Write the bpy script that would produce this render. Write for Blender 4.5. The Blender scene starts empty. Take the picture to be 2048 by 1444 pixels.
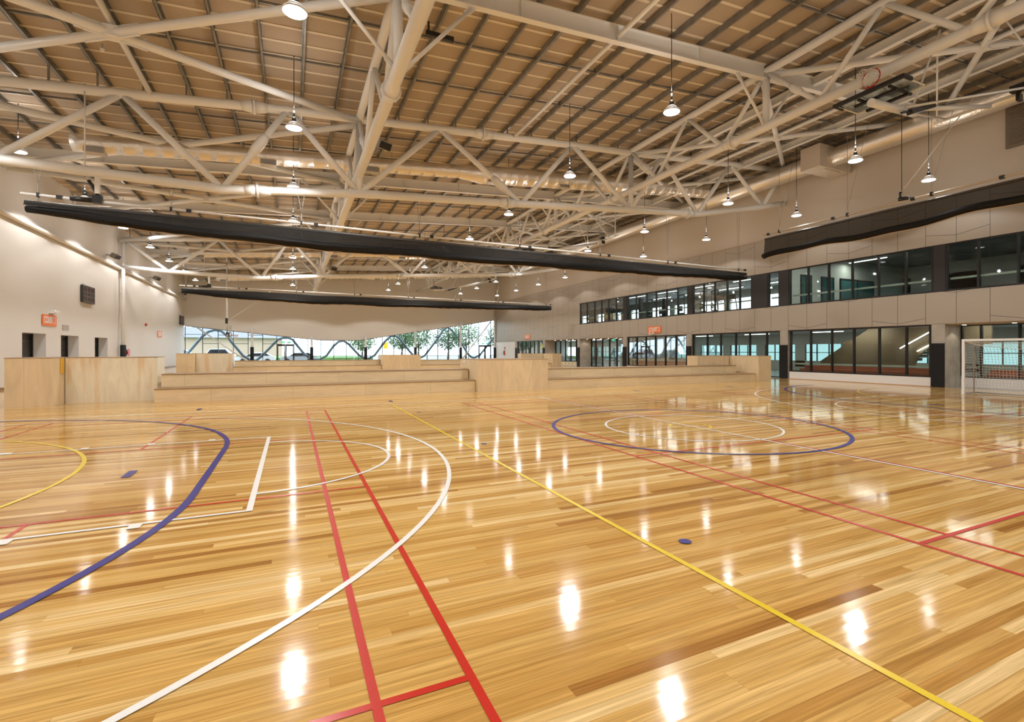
import bpy, bmesh, math, random
from mathutils import Vector, Matrix
R=math.radians; PI=math.pi
random.seed(7)
S=bpy.context.scene; C=S.collection
# ------------------------------------------------------------------ camera, world, exposure
cam=bpy.data.cameras.new('camera'); cob=bpy.data.objects.new('camera',cam); C.objects.link(cob)
cob.location=(0,0,1.64); cob.rotation_euler=(R(90),0,R(-25.77))
cam.sensor_width=36; cam.lens=1001.4/2048*36; cam.shift_x=-43.8/2048; cam.shift_y=-21/2048
cam.clip_start=.05; cam.clip_end=600
S.camera=cob
W=bpy.data.worlds.new('overcast_sky'); S.world=W; W.use_nodes=True
W.node_tree.nodes['Background'].inputs[0].default_value=(.78,.89,1,1)
W.node_tree.nodes['Background'].inputs[1].default_value=4.2
S.view_settings.view_transform='Standard'; S.view_settings.look='None'
S.view_settings.exposure=0.12; S.view_settings.gamma=1; S.view_settings.use_curve_mapping=False
LAMP_POWER=700
LAMP_COL=(1,.985,.96)
# ------------------------------------------------------------------ materials
def newmat(n):
    m=bpy.data.materials.new(n); m.use_nodes=True
    return m,m.node_tree,m.node_tree.nodes['Principled BSDF']
def link(nt,a,b): nt.links.new(a,b)
def nd(nt,t,**k):
    n=nt.nodes.new(t)
    for a,v in k.items():
        if a=='i':
            for kk,vv in v.items(): n.inputs[kk].default_value=vv
        else: setattr(n,a,v)
    return n
def M_(nt,op,a,b=None,c=None):
    n=nt.nodes.new('ShaderNodeMath'); n.operation=op
    for i,v in enumerate((a,b,c)):
        if v is None: continue
        if isinstance(v,(int,float)): n.inputs[i].default_value=v
        else: nt.links.new(v,n.inputs[i])
    return n.outputs[0]
def simple(n,col,rough=.5,metal=0,noise=0,nscale=6,bump=0,bscale=40,spec=.5,emit=None,es=0):
    m,nt,b=newmat(n)
    b.inputs['Base Color'].default_value=(*col,1); b.inputs['Roughness'].default_value=rough
    b.inputs['Metallic'].default_value=metal; b.inputs['Specular IOR Level'].default_value=spec
    if emit: b.inputs['Emission Color'].default_value=(*emit,1); b.inputs['Emission Strength'].default_value=es
    if noise or bump: g=nd(nt,'ShaderNodeNewGeometry')
    if noise:
        t=nd(nt,'ShaderNodeTexNoise',i={'Scale':nscale,'Detail':4}); link(nt,g.outputs['Position'],t.inputs['Vector'])
        r=nd(nt,'ShaderNodeMapRange',i={'From Min':.3,'From Max':.7,'To Min':1-noise,'To Max':1+noise}); link(nt,t.outputs['Fac'],r.inputs['Value'])
        h=nd(nt,'ShaderNodeHueSaturation',i={'Color':(*col,1)}); link(nt,r.outputs[0],h.inputs['Value']); link(nt,h.outputs[0],b.inputs['Base Color'])
    if bump:
        t=nd(nt,'ShaderNodeTexNoise',i={'Scale':bscale,'Detail':3}); link(nt,g.outputs['Position'],t.inputs['Vector'])
        u=nd(nt,'ShaderNodeBump',i={'Strength':bump,'Distance':.02}); link(nt,t.outputs['Fac'],u.inputs['Height']); link(nt,u.outputs[0],b.inputs['Normal'])
    return m
def xyz(nt):
    g=nd(nt,'ShaderNodeNewGeometry'); s=nd(nt,'ShaderNodeSeparateXYZ'); link(nt,g.outputs['Position'],s.inputs[0]); return g,s.outputs
def comb(nt,x,y,z):
    c=nd(nt,'ShaderNodeCombineXYZ')
    for i,v in enumerate((x,y,z)):
        if isinstance(v,(int,float)): c.inputs[i].default_value=v
        else: link(nt,v,c.inputs[i])
    return c.outputs[0]
def ramp(nt,fac,stops,interp='LINEAR'):
    r=nd(nt,'ShaderNodeValToRGB'); r.color_ramp.interpolation=interp
    e=r.color_ramp.elements
    while len(e)<len(stops): e.new(.5)
    for x,(p,c) in zip(e,stops): x.position=p; x.color=(*c,1)
    link(nt,fac,r.inputs[0]); return r.outputs[0]
def floor_mat():
    m,nt,b=newmat('polished_timber_boards'); g,(x,y,z)=xyz(nt)
    w=.082; row=M_(nt,'FLOOR',M_(nt,'DIVIDE',y,w))
    wn=nd(nt,'ShaderNodeTexWhiteNoise',noise_dimensions='1D'); link(nt,row,wn.inputs['W'])
    wn2=nd(nt,'ShaderNodeTexWhiteNoise',noise_dimensions='1D'); link(nt,M_(nt,'ADD',row,371.3),wn2.inputs['W'])
    ln=M_(nt,'ADD',M_(nt,'MULTIPLY',wn2.outputs[0],2.6),1.9)
    xs=M_(nt,'ADD',M_(nt,'DIVIDE',x,ln),M_(nt,'MULTIPLY',wn.outputs[0],17))
    bid=M_(nt,'FLOOR',xs)
    rc=nd(nt,'ShaderNodeTexWhiteNoise',noise_dimensions='3D'); link(nt,comb(nt,row,bid,3.7),rc.inputs['Vector'])
    col=ramp(nt,rc.outputs[0],[(0,(.38,.175,.042)),(.10,(.50,.265,.068)),(.34,(.60,.345,.098)),(.66,(.66,.405,.130)),(.86,(.74,.49,.19)),(1,(.84,.62,.31))])
    off=M_(nt,'MULTIPLY',rc.outputs[0],57)
    n1=nd(nt,'ShaderNodeTexNoise',i={'Scale':1,'Detail':5,'Roughness':.6,'Distortion':.5})
    link(nt,comb(nt,M_(nt,'MULTIPLY',x,1.1),M_(nt,'MULTIPLY',y,42),off),n1.inputs['Vector'])
    gr=nd(nt,'ShaderNodeMapRange',i={'From Min':.28,'From Max':.72,'To Min':1.24,'To Max':.66}); link(nt,n1.outputs['Fac'],gr.inputs[0])
    n2=nd(nt,'ShaderNodeTexNoise',i={'Scale':1,'Detail':2}); link(nt,comb(nt,M_(nt,'MULTIPLY',x,1.4),M_(nt,'MULTIPLY',y,9),off),n2.inputs['Vector'])
    kn=nd(nt,'ShaderNodeMapRange',i={'From Min':.72,'From Max':.8,'To Min':1,'To Max':.5}); link(nt,n2.outputs['Fac'],kn.inputs[0])
    fy=M_(nt,'FRACT',M_(nt,'DIVIDE',y,w)); e1=M_(nt,'MULTIPLY',M_(nt,'MINIMUM',fy,M_(nt,'SUBTRACT',1,fy)),w)
    fx=M_(nt,'FRACT',xs); e2=M_(nt,'MULTIPLY',M_(nt,'MINIMUM',fx,M_(nt,'SUBTRACT',1,fx)),ln)
    ed=M_(nt,'MINIMUM',e1,e2); jt=nd(nt,'ShaderNodeMapRange',i={'From Min':0,'From Max':.0016,'To Min':.62,'To Max':1}); link(nt,ed,jt.inputs[0])
    v=M_(nt,'MULTIPLY',M_(nt,'MULTIPLY',gr.outputs[0],kn.outputs[0]),jt.outputs[0])
    mx=nd(nt,'ShaderNodeMix',data_type='RGBA',blend_type='MULTIPLY',i={'Factor':1}); link(nt,col,mx.inputs['A'])
    cc=comb(nt,v,M_(nt,'POWER',v,1.15),M_(nt,'POWER',v,1.5)); link(nt,cc,mx.inputs['B'])
    link(nt,mx.outputs['Result'],b.inputs['Base Color'])
    b.inputs['Roughness'].default_value=.085; b.inputs['IOR'].default_value=1.5; b.inputs['Specular IOR Level'].default_value=.22
    bn=nd(nt,'ShaderNodeTexNoise',i={'Scale':1,'Detail':2}); link(nt,comb(nt,M_(nt,'MULTIPLY',x,1.5),M_(nt,'MULTIPLY',y,22),0),bn.inputs['Vector'])
    cup=M_(nt,'POWER',M_(nt,'SUBTRACT',fy,.5),2); hh=M_(nt,'ADD',M_(nt,'MULTIPLY',cup,.00042),M_(nt,'MULTIPLY',bn.outputs['Fac'],.00008))
    bm=nd(nt,'ShaderNodeBump',i={'Strength':1,'Distance':1.0}); link(nt,hh,bm.inputs['Height']); link(nt,bm.outputs[0],b.inputs['Normal'])
    return m
def ply_mat(n,base,vert=False,seam=2.4,stain=.0):
    m,nt,b=newmat(n); g,(x,y,z)=xyz(nt)
    h=M_(nt,'ADD',x,y)
    t=nd(nt,'ShaderNodeTexNoise',i={'Scale':1,'Detail':5,'Distortion':1.2})
    if vert: link(nt,comb(nt,M_(nt,'MULTIPLY',h,4.5),M_(nt,'MULTIPLY',z,.9),0),t.inputs['Vector'])
    else: link(nt,comb(nt,M_(nt,'MULTIPLY',h,1.1),M_(nt,'MULTIPLY',z,9),0),t.inputs['Vector'])
    c=ramp(nt,t.outputs['Fac'],[(.25,tuple(v*.89 for v in base)),(.5,base),(.8,tuple(min(1,v*1.12) for v in base))])
    s=M_(nt,'FLOOR',M_(nt,'DIVIDE',h,seam)); wn=nd(nt,'ShaderNodeTexWhiteNoise',noise_dimensions='1D'); link(nt,s,wn.inputs['W'])
    f=M_(nt,'FRACT',M_(nt,'DIVIDE',h,seam)); ln=M_(nt,'GREATER_THAN',f,.004)
    v=M_(nt,'MULTIPLY',M_(nt,'ADD',M_(nt,'MULTIPLY',wn.outputs[0],.10),.92),M_(nt,'ADD',M_(nt,'MULTIPLY',ln,.35),.65))
    hs=nd(nt,'ShaderNodeHueSaturation'); link(nt,c,hs.inputs['Color']); link(nt,v,hs.inputs['Value'])
    out=hs.outputs[0]
    if stain:
        t2=nd(nt,'ShaderNodeTexNoise',i={'Scale':1,'Detail':3}); link(nt,comb(nt,M_(nt,'MULTIPLY',h,2.2),M_(nt,'MULTIPLY',z,.25),9),t2.inputs['Vector'])
        k=nd(nt,'ShaderNodeMapRange',i={'From Min':.56,'From Max':.62,'To Min':0,'To Max':stain}); link(nt,t2.outputs['Fac'],k.inputs[0])
        mx=nd(nt,'ShaderNodeMix',data_type='RGBA'); link(nt,k.outputs[0],mx.inputs['Factor']); link(nt,out,mx.inputs['A']); mx.inputs['B'].default_value=(base[0]*.88,base[1]*.68,base[2]*.48,1); out=mx.outputs['Result']
    link(nt,out,b.inputs['Base Color']); b.inputs['Roughness'].default_value=.38
    return m
def panel_mat():
    m,nt,b=newmat('beige_cladding_panels'); g,(x,y,z)=xyz(nt)
    P=1.17
    u=M_(nt,'DIVIDE',M_(nt,'SUBTRACT',y,11.62),P)
    f=M_(nt,'FRACT',M_(nt,'ADD',u,500)); d=M_(nt,'MULTIPLY',M_(nt,'MINIMUM',f,M_(nt,'SUBTRACT',1,f)),P)
    g1=M_(nt,'LESS_THAN',d,.009)
    def chev(yo,zo):
        q=M_(nt,'DIVIDE',M_(nt,'SUBTRACT',y,yo),P*4)
        t=M_(nt,'MULTIPLY',M_(nt,'ABSOLUTE',M_(nt,'SUBTRACT',M_(nt,'FRACT',M_(nt,'ADD',q,100.5)),.5)),P*4)
        vz=M_(nt,'ADD',M_(nt,'MULTIPLY',t,.17),zo)
        zz=M_(nt,'DIVIDE',M_(nt,'SUBTRACT',z,vz),2.5)
        fz=M_(nt,'FRACT',M_(nt,'ADD',zz,50)); dz=M_(nt,'MULTIPLY',M_(nt,'MINIMUM',fz,M_(nt,'SUBTRACT',1,fz)),2.5)
        return M_(nt,'MULTIPLY',M_(nt,'LESS_THAN',dz,.009),M_(nt,'LESS_THAN',t,P))
    k=M_(nt,'MAXIMUM',g1,M_(nt,'MAXIMUM',chev(11.62,4.17),chev(11.62+2*P,2.9)))
    mx=nd(nt,'ShaderNodeMix',data_type='RGBA'); link(nt,k,mx.inputs['Factor'])
    mx.inputs['A'].default_value=(.40,.345,.28,1); mx.inputs['B'].default_value=(.07,.06,.05,1)
    link(nt,mx.outputs['Result'],b.inputs['Base Color']); b.inputs['Roughness'].default_value=.42
    return m
def glass_mat(n,tint,gl=.06,fk=.45):
    m=bpy.data.materials.new(n); m.use_nodes=True; nt=m.node_tree; nt.nodes.clear()
    o=nd(nt,'ShaderNodeOutputMaterial'); t=nd(nt,'ShaderNodeBsdfTransparent',i={'Color':(*tint,1)}); g=nd(nt,'ShaderNodeBsdfGlossy',i={'Roughness':.02,'Color':(.9,.95,1,1)})
    lw=nd(nt,'ShaderNodeFresnel',i={'IOR':1.45}); f=M_(nt,'ADD',M_(nt,'MULTIPLY',lw.outputs[0],fk),gl-.03)
    x=nd(nt,'ShaderNodeMixShader'); link(nt,f,x.inputs[0]); link(nt,t.outputs[0],x.inputs[1]); link(nt,g.outputs[0],x.inputs[2]); link(nt,x.outputs[0],o.inputs[0])
    return m
def mesh_fabric(n,alpha):
    m,nt,b=newmat(n); b.inputs['Base Color'].default_value=(.012,.011,.01,1); b.inputs['Roughness'].default_value=.8; b.inputs['Alpha'].default_value=alpha
    return m
def emis(n,c,s):
    m=bpy.data.materials.new(n); m.use_nodes=True; nt=m.node_tree; nt.nodes.clear()
    o=nd(nt,'ShaderNodeOutputMaterial'); e=nd(nt,'ShaderNodeEmission',i={'Color':(*c,1),'Strength':s}); link(nt,e.outputs[0],o.inputs[0]); return m
MF=floor_mat()
PLY=ply_mat('birch_plywood',(.77,.61,.375),stain=.0)
PLYV=ply_mat('birch_plywood_upright_grain',(.74,.58,.36),vert=True,seam=1.55)
PLYS=ply_mat('stained_pine_plywood',(.82,.74,.56),vert=True,seam=30,stain=.75)
PLYE=simple('plywood_edge',(.33,.21,.11),.6)
STEEL=simple('white_painted_steel',(.82,.82,.805),.38)
GALV=simple('galvanised_steel',(.27,.265,.25),.42,.55,noise=.2,nscale=3)
SHEET=simple('roof_lining_sheet',(.45,.37,.28),.7,noise=.06,nscale=.4)
RIB=simple('roof_sheet_rib',(.74,.66,.54),.6)
WALLP=simple('cream_wall_paint',(.71,.68,.635),.55)
WALLW=simple('white_wall_paint',(.78,.76,.73),.6)
UPWALL=simple('tan_wall_lining',(.60,.53,.44),.55)
PANEL=panel_mat()
DARKF=simple('dark_bronze_aluminium',(.02,.018,.017),.45,spec=.35)
CHAR=simple('charcoal_cladding',(.035,.032,.032),.55,spec=.3)
BLKF=simple('black_net_fabric',(.006,.006,.007),.6,bump=.5,bscale=9,spec=.3)
PAD=simple('black_column_padding',(.010,.010,.011),.65,spec=.3)
NETM=mesh_fabric('black_curtain_mesh',.82)
CONC=simple('raw_concrete',(.42,.38,.32),.75,noise=.18,nscale=2)
FOIL=simple('silver_foil_wrap',(.88,.84,.78),.36,.9,bump=.7,bscale=16)
DUCTP=simple('cream_duct_board',(.62,.55,.46),.5)
BLK=simple('black_plastic',(.015,.015,.015),.4)
WHT=simple('white_plastic',(.8,.8,.78),.4)
GREYP=simple('grey_plastic',(.33,.33,.33),.45)
RED=simple('red_enamel',(.55,.03,.015),.35)
ORG=simple('orange_sign_panel',(.85,.20,.045),.5)
GRN=simple('green_exit_panel',(.01,.35,.2),.5,emit=(.03,.6,.35),es=.8)
LENS=emis('glowing_lamp_lens',(1,.97,.92),14)
STRIP=emis('glowing_strip_light',(1,.95,.88),7)
GLS=glass_mat('clear_window_glass',(.88,.95,.94))
GLT=glass_mat('tinted_window_glass',(.62,.72,.70),.05,.28)
TEAL=glass_mat('teal_tinted_glass',(.20,.285,.265),.05)
ACR=glass_mat('clear_acrylic',(.8,.84,.82),.07)
LW=simple('white_line_paint',(.88,.88,.85),.25)
LR=simple('red_line_paint',(.56,.025,.012),.25)
LB=simple('blue_line_paint',(.014,.012,.22),.3)
LY=simple('yellow_line_paint',(.80,.58,.012),.25)
# ------------------------------------------------------------------ mesh helpers
class MB:
    def __init__(s): s.b=bmesh.new()
    def box(s,x0,x1,y0,y1,z0,z1):
        v=[s.b.verts.new(p) for p in ((x0,y0,z0),(x1,y0,z0),(x1,y1,z0),(x0,y1,z0),(x0,y0,z1),(x1,y0,z1),(x1,y1,z1),(x0,y1,z1))]
        for f in ((3,2,1,0),(4,5,6,7),(0,1,5,4),(1,2,6,5),(2,3,7,6),(3,0,4,7)): s.b.faces.new([v[i] for i in f])
        return s
    def obox(s,a,b,w,h,up=(0,0,1)):
        a=Vector(a);b=Vector(b);d=(b-a).normalized();u=Vector(up)
        sd=d.cross(u)
        if sd.length<1e-4: sd=d.cross(Vector((0,1,0)))
        sd.normalize();u=sd.cross(d)
        v=[]
        for p in (a,b):
            for i,j in ((-1,-1),(1,-1),(1,1),(-1,1)): v.append(s.b.verts.new(p+sd*i*w/2+u*j*h/2))
        for f in ((3,2,1,0),(4,5,6,7),(0,1,5,4),(1,2,6,5),(2,3,7,6),(3,0,4,7)): s.b.faces.new([v[i] for i in f])
        return s
    def tube(s,pts,r,n=12,cap=True):
        pts=[Vector(p) for p in pts]; rs=r if isinstance(r,(list,tuple)) else [r]*len(pts)
        rings=[];ref=None
        for i,p in enumerate(pts):
            d=(pts[min(i+1,len(pts)-1)]-pts[max(i-1,0)]).normalized()
            if ref is None:
                ref=Vector((0,0,1)) if abs(d.z)<.9 else Vector((0,1,0))
            a=d.cross(ref)
            if a.length<1e-5: a=d.cross(Vector((1,0,0)))
            a.normalize(); b=a.cross(d); ref=b
            rings.append([s.b.verts.new(p+(a*math.cos(2*PI*k/n)+b*math.sin(2*PI*k/n))*rs[i]) for k in range(n)])
        for q,w in zip(rings,rings[1:]):
            for k in range(n):
                f=s.b.faces.new((q[k],w[k],w[(k+1)%n],q[(k+1)%n])); f.smooth=True
        if cap:
            s.b.faces.new(rings[0]); s.b.faces.new(rings[-1][::-1])
        return s
    def lathe(s,o,prof,n=20):
        o=Vector(o); rings=[[s.b.verts.new(o+Vector((r*math.cos(2*PI*k/n),r*math.sin(2*PI*k/n),z))) for k in range(n)] for r,z in prof]
        for q,w in zip(rings,rings[1:]):
            for k in range(n):
                f=s.b.faces.new((q[k],q[(k+1)%n],w[(k+1)%n],w[k])); f.smooth=True
        s.b.faces.new(rings[0][::-1]); s.b.faces.new(rings[-1]); return s
    def prism(s,poly,ax,a,b):
        # poly in the two other axes
        def P(u,v,w): return {'x':(w,u,v),'y':(u,w,v),'z':(u,v,w)}[ax]
        A=[s.b.verts.new(P(u,v,a)) for u,v in poly]; B=[s.b.verts.new(P(u,v,b)) for u,v in poly]
        s.b.faces.new(A); s.b.faces.new(B[::-1]); n=len(poly)
        for i in range(n): s.b.faces.new((A[i],B[i],B[(i+1)%n],A[(i+1)%n]))
        return s
    def quad(s,*p): s.b.faces.new([s.b.verts.new(q) for q in p]); return s
    def ico(s,c,r,sub=2,j=.0):
        q=bmesh.ops.create_icosphere(s.b,subdivisions=sub,radius=1)
        for v in q['verts']:
            k=1+random.uniform(-j,j); v.co=Vector(c)+Vector((v.co.x*r[0],v.co.y*r[1],v.co.z*r[2]))*k
        return s
    def build(s,name,mat,parent=None,bevel=0,recalc=True):
        if recalc: bmesh.ops.recalc_face_normals(s.b,faces=s.b.faces)
        if bevel: bmesh.ops.bevel(s.b,geom=[e for e in s.b.edges if e.is_manifold and e.calc_face_angle(0)>.6],offset=bevel,segments=2,affect='EDGES',profile=.6)
        me=bpy.data.meshes.new(name); s.b.to_mesh(me); s.b.free(); me.materials.append(mat)
        o=bpy.data.objects.new(name,me); C.objects.link(o)
        if parent:
            o.parent=parent; o.matrix_parent_inverse=Matrix.Translation(-wloc(parent))
        return o
def wloc(o):
    v=Vector(o.location)
    return v
def tag(o,label=None,cat=None,group=None,kind=None):
    for k,v in (('label',label),('category',cat),('group',group),('kind',kind)):
        if v: o[k]=v
    return o
def thing(name,label,cat,loc=(0,0,0),group=None):
    o=bpy.data.objects.new(name,None); C.objects.link(o); o.location=loc; o.empty_display_size=.2
    return tag(o,label,cat,group)
def local(parent,o):  # part modelled around the thing's own origin
    o.parent=parent; o.matrix_parent_inverse=Matrix(); return o
def struct(name,mb,mat,parent=None):
    o=mb.build(name,mat,parent)
    if not parent: o['kind']='structure'
    return o
def copy_tree(o,parent=None):
    c=o.copy(); C.objects.link(c); c.parent=parent
    for ch in list(o.children): copy_tree(ch,c)
    return c
def text_obj(name,txt,size,mat,parent,M,sx=.72,ext=.006):
    cu=bpy.data.curves.new(name,'FONT'); cu.body=txt; cu.size=size; cu.extrude=ext; cu.align_x='CENTER'; cu.align_y='CENTER'; cu.offset=size*.018
    t=bpy.data.objects.new(name,cu); C.objects.link(t); bpy.context.view_layer.update()
    me=bpy.data.meshes.new_from_object(t.evaluated_get(bpy.context.evaluated_depsgraph_get())); C.objects.unlink(t); bpy.data.objects.remove(t)
    me.transform(M@Matrix.Scale(sx,4,(1,0,0))); me.materials.clear(); me.materials.append(mat); me.name=name
    o=bpy.data.objects.new(name,me); C.objects.link(o); o.parent=parent; o.matrix_parent_inverse=Matrix.Translation(-wloc(parent)); return o
# ------------------------------------------------------------------ dimensions
XL,XR,YF,YB=-10.8,26.0,-3.8,66.8
def Zp(x): return 10.05+.0624*(x+10.8)     # underside of the purlins
CX,CY,PITCH=7.77,8.3,23.4                   # first court centre, spacing of the courts
BAY=7.8; LINES=[4.5+BAY*i for i in range(9)]   # 4.5,12.3,20.1,27.9,35.7,43.5,51.3,59.1,66.9
# ------------------------------------------------------------------ floor and markings
fl=MB().box(XL-.2,XR+.1,YF-.2,YB+.2,-.25,0).build('floor',MF); fl['kind']='structure'
def ring_pts(cx,cy,r,a0,a1,n): return [(cx+r*math.cos(a0+(a1-a0)*i/n),cy+r*math.sin(a0+(a1-a0)*i/n)) for i in range(n+1)]
class LN:
    def __init__(s,z): s.m=MB(); s.z=z
    def path(s,pts,w,closed=False):
        s.z+=.00002
        P=[Vector((p[0],p[1],0)) for p in pts]; n=len(P); L=[];Rr=[]
        for i,p in enumerate(P):
            a=P[(i-1)%n] if (closed or i>0) else p; b=P[(i+1)%n] if (closed or i<n-1) else p
            d=(b-a).normalized(); q=Vector((-d.y,d.x,0))*w/2
            L.append(s.m.b.verts.new((p.x+q.x,p.y+q.y,s.z))); Rr.append(s.m.b.verts.new((p.x-q.x,p.y-q.y,s.z)))
        for i in range(n if closed else n-1):
            j=(i+1)%n; s.m.b.faces.new((L[i],Rr[i],Rr[j],L[j]))
        return s
    def rect(s,x0,x1,y0,y1): s.z+=.00002; s.m.quad((x0,y0,s.z),(x1,y0,s.z),(x1,y1,s.z),(x0,y1,s.z)); return s
    def hx(s,x0,x1,y,w=.05): return s.rect(x0,x1,y-w/2,y+w/2)
    def vy(s,x,y0,y1,w=.05): return s.rect(x-w/2,x+w/2,y0,y1)
    def done(s,name,mat):
        for i,f in enumerate(s.m.b.faces): pass
        for f in s.m.b.faces:
            f.normal_update()
            if f.normal.z<0: f.normal_flip()
        return s.m.build(name,mat,fl,recalc=False)
for c in range(3):
    y0=CY+PITCH*c
    k=LN(.006); X0,X1=CX-14,CX+14
    k.hx(X0-.05,X1+.05,y0+7.5).hx(X0-.05,X1+.05,y0-7.5).vy(X0,y0-7.5,y0+7.5).vy(X1,y0-7.5,y0+7.5).vy(CX,y0-7.5,y0+7.5)
    k.path(ring_pts(CX,y0,1.815,0,2*PI,96)[:-1],.05,True)
    for sg,xb in ((1,X0+.06),(-1,X1-.06)):
        ft=xb+sg*5.775
        for t in (-1,1):
            k.hx(min(xb,ft),max(xb,ft),y0+t*2.425)
            for q,wd in ((1.75+.2,.4),(3.05,.1),(3.95,.1),(4.85,.1)):
                if q==1.95: pass
                xx=xb+sg*(q); k.rect(xx-wd/2,xx+wd/2,y0+t*2.45,y0+t*2.56) if t>0 else k.rect(xx-wd/2,xx+wd/2,y0-2.56,y0-2.45)
            ce=xb+sg*2.99; k.hx(min(xb,ce),max(xb,ce),y0+t*6.575)
        k.rect(ft-.03,ft+.03,y0-2.45,y0+2.45)
        k.path(ring_pts(ft,y0,1.775,-PI/2,PI/2,48) if sg>0 else ring_pts(ft,y0,1.775,PI/2,3*PI/2,48),.05)
        a=math.acos((2.99-1.575)/6.725); k.path(ring_pts(xb+sg*1.575,y0,6.725,-a,a,96) if sg>0 else ring_pts(xb-1.575,y0,6.725,PI-a,PI+a,96),.055)
    k.done('basketball_marking',LW)
    k=LN(.0045)
    for x in (CX-15.2,CX-5.05,CX+5.05,CX+15.2): k.vy(x,y0-7.5,y0+7.48)
    k.path(ring_pts(CX,y0,.425,0,2*PI,48)[:-1],.05,True)
    k.path(ring_pts(CX-15.25,y0,4.875,-PI/2,PI/2,72),.055).path(ring_pts(CX+15.25,y0,4.875,PI/2,3*PI/2,72),.055)
    k.done('netball_marking',LY)
    k=LN(.003)
    for xc in (-2.25,7.85,17.95):
        a,b=xc-3.06,xc+3.06
        for x in (a,a+.46,b-.46,b): k.vy(x,y0-6.7,y0+6.7,.045)
        for yy in (-6.68,-5.9,-1.98,1.98,5.9,6.68): k.hx(a,b,y0+yy,.045)
        k.vy(xc,y0-6.7,y0-1.98,.04).vy(xc,y0+1.98,y0+6.7,.04)
    k.done('badminton_marking',LR)
    k=LN(.0075); xg=CX-14.74; xh=CX+14.74
    k.path(ring_pts(CX,y0,2.965,0,2*PI,120)[:-1],.075,True)
    for gx,sg in ((xg,1),(xh,-1)):
        A=[(gx+sg*5.96*math.sin(t),y0+1.5+5.96*math.cos(t)) for t in [PI/2*i/40 for i in range(41)]]
        B=[(x,2*y0-y) for x,y in A[::-1]]
        k.path(A+B,.08)
        k.m.quad(*[(gx+sg*5.03+dx,y0+dy,.0079) for dx,dy in ((-.05,-.2),(.05,-.2),(.05,.2),(-.05,.2))])
        for yy in (0,-5,5):
            k.m.b.faces.new([k.m.b.verts.new((gx+sg*10+.055*math.cos(2*PI*i/20),y0+yy+.055*math.sin(2*PI*i/20),.0079)) for i in range(20)])
    for x in (CX-10.1,CX-4.9,CX+4.9,CX+10.1): k.rect(x-.05,x+.05,y0+8.1,y0+8.5)
    k.done('futsal_marking',LB)
# ------------------------------------------------------------------ roof: sheet, ribs, purlins, bridging
ceil=MB(); zs=lambda x:Zp(x)+.2
ceil.b.faces.new([ceil.b.verts.new(p) for p in ((XL-.3,YF-.3,zs(XL-.3)),(XR+.4,YF-.3,zs(XR+.4)),(XR+.4,YB+.3,zs(XR+.4)),(XL-.3,YB+.3,zs(XL-.3)))])
g=bmesh.ops.extrude_face_region(ceil.b,geom=list(ceil.b.faces)); 
for v in [e for e in g['geom'] if isinstance(e,bmesh.types.BMVert)]: v.co.z+=.12
ce=ceil.build('ceiling',SHEET); ce['kind']='structure'
m=MB(); y=YF+.3
while y<YB:
    a=(XL-.1,y,zs(XL-.1)-.012); b=(XR,y,zs(XR)-.012); m.obox(a,b,.10,.02); y+=.78
m.build('roof_sheet_ribs',RIB,ce)
px=[4.93+1.16*k for k in range(-13,19)]
for i,x in enumerate(px):
    z=Zp(x); m=MB(); t=.02 if i%6==3 else .004
    m.box(x-.006-t,x+.006,YF,YB,z,z+.195).box(x-.006,x+.075,YF,YB,z,z+.006).box(x+.069,x+.075,YF,YB,z,z+.02).box(x-.006,x+.075,YF,YB,z+.186,z+.196)
    m.build('purlin',GALV,ce)
ys=[]
for a in [-3.3]+LINES[:-1]: ys+=[a+2.6,a+5.2]
for y in ys:
    m=MB()
    for x0,x1 in zip(px,px[1:]):
        m.obox((x0+.08,y,Zp(x0)+.09),(x1-.03,y,Zp(x1)+.09),.045,.07)
        m.box(x1-.05,x1-.01,y-.05,y+.05,Zp(x1)+.04,Zp(x1)+.16)
    m.build('bridging_bar',GALV,ce)
# ------------------------------------------------------------------ walls
# left wall with three recessed shutter openings
SH=[(29.9,32.3),(34.05,36.45),(39.0,41.35)]; SHZ=2.45
m=MB(); yy=YF
for a,b in SH:
    m.box(XL-.25,XL,yy,a,0,10.35).box(XL-.25,XL,a,b,SHZ,10.35); yy=b
m.box(XL-.25,XL,yy,YB,0,10.35)
for a,b in SH: m.box(XL-1.3,XL-.25,a-.1,a,0,SHZ+.1).box(XL-1.3,XL-.25,b,b+.1,0,SHZ+.1).box(XL-1.3,XL-.25,a-.1,b+.1,SHZ,SHZ+.1)
wl=m.build('wall_left',WALLP); wl['kind']='structure'
MB().box(XL,XL+.02,YF,SH[0][0],0,.1).box(XL,XL+.02,SH[2][1],YB,0,.1).build('baseboard_left',simple('brown_skirting',(.25,.14,.08),.5))['kind']='structure'
for i,(a,b) in enumerate(SH):
    d=bpy.data.objects.new('door_%d'%(i+1),None); C.objects.link(d); d.location=(XL-.6,(a+b)/2,0); d['kind']='structure'
    m=MB(); z=.0
    while z<SHZ-.01:
        m.prism([(XL-.54,z),(XL-.975,z+.03),(XL-.975,z+.06),(XL-.54,z+.088),(XL-1.03,z+.088),(XL-1.03,z)],'y',a,b) if False else m.b.faces.new([m.b.verts.new(p) for p in ((XL-.54,a,z),(XL-.51,a,z+.04),(XL-.51,b,z+.04),(XL-.54,b,z))]); 
        m.quad((XL-.51,a,z+.04),(XL-.54,a,z+.09),(XL-.54,b,z+.09),(XL-.51,b,z+.04)); z+=.09
    m.box(XL-.62,XL-.56,a,b,0,SHZ)
    m.build('roller_shutter',simple('dark_shutter_slats_%d'%i,(.045,.042,.04),.35,.3),d,recalc=False)
    MB().box(XL-.51,XL-.46,b-.08,b,0,SHZ).box(XL-.51,XL-.46,a,a+.08,0,SHZ).build('guide_rail',DARKF,d)
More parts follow.
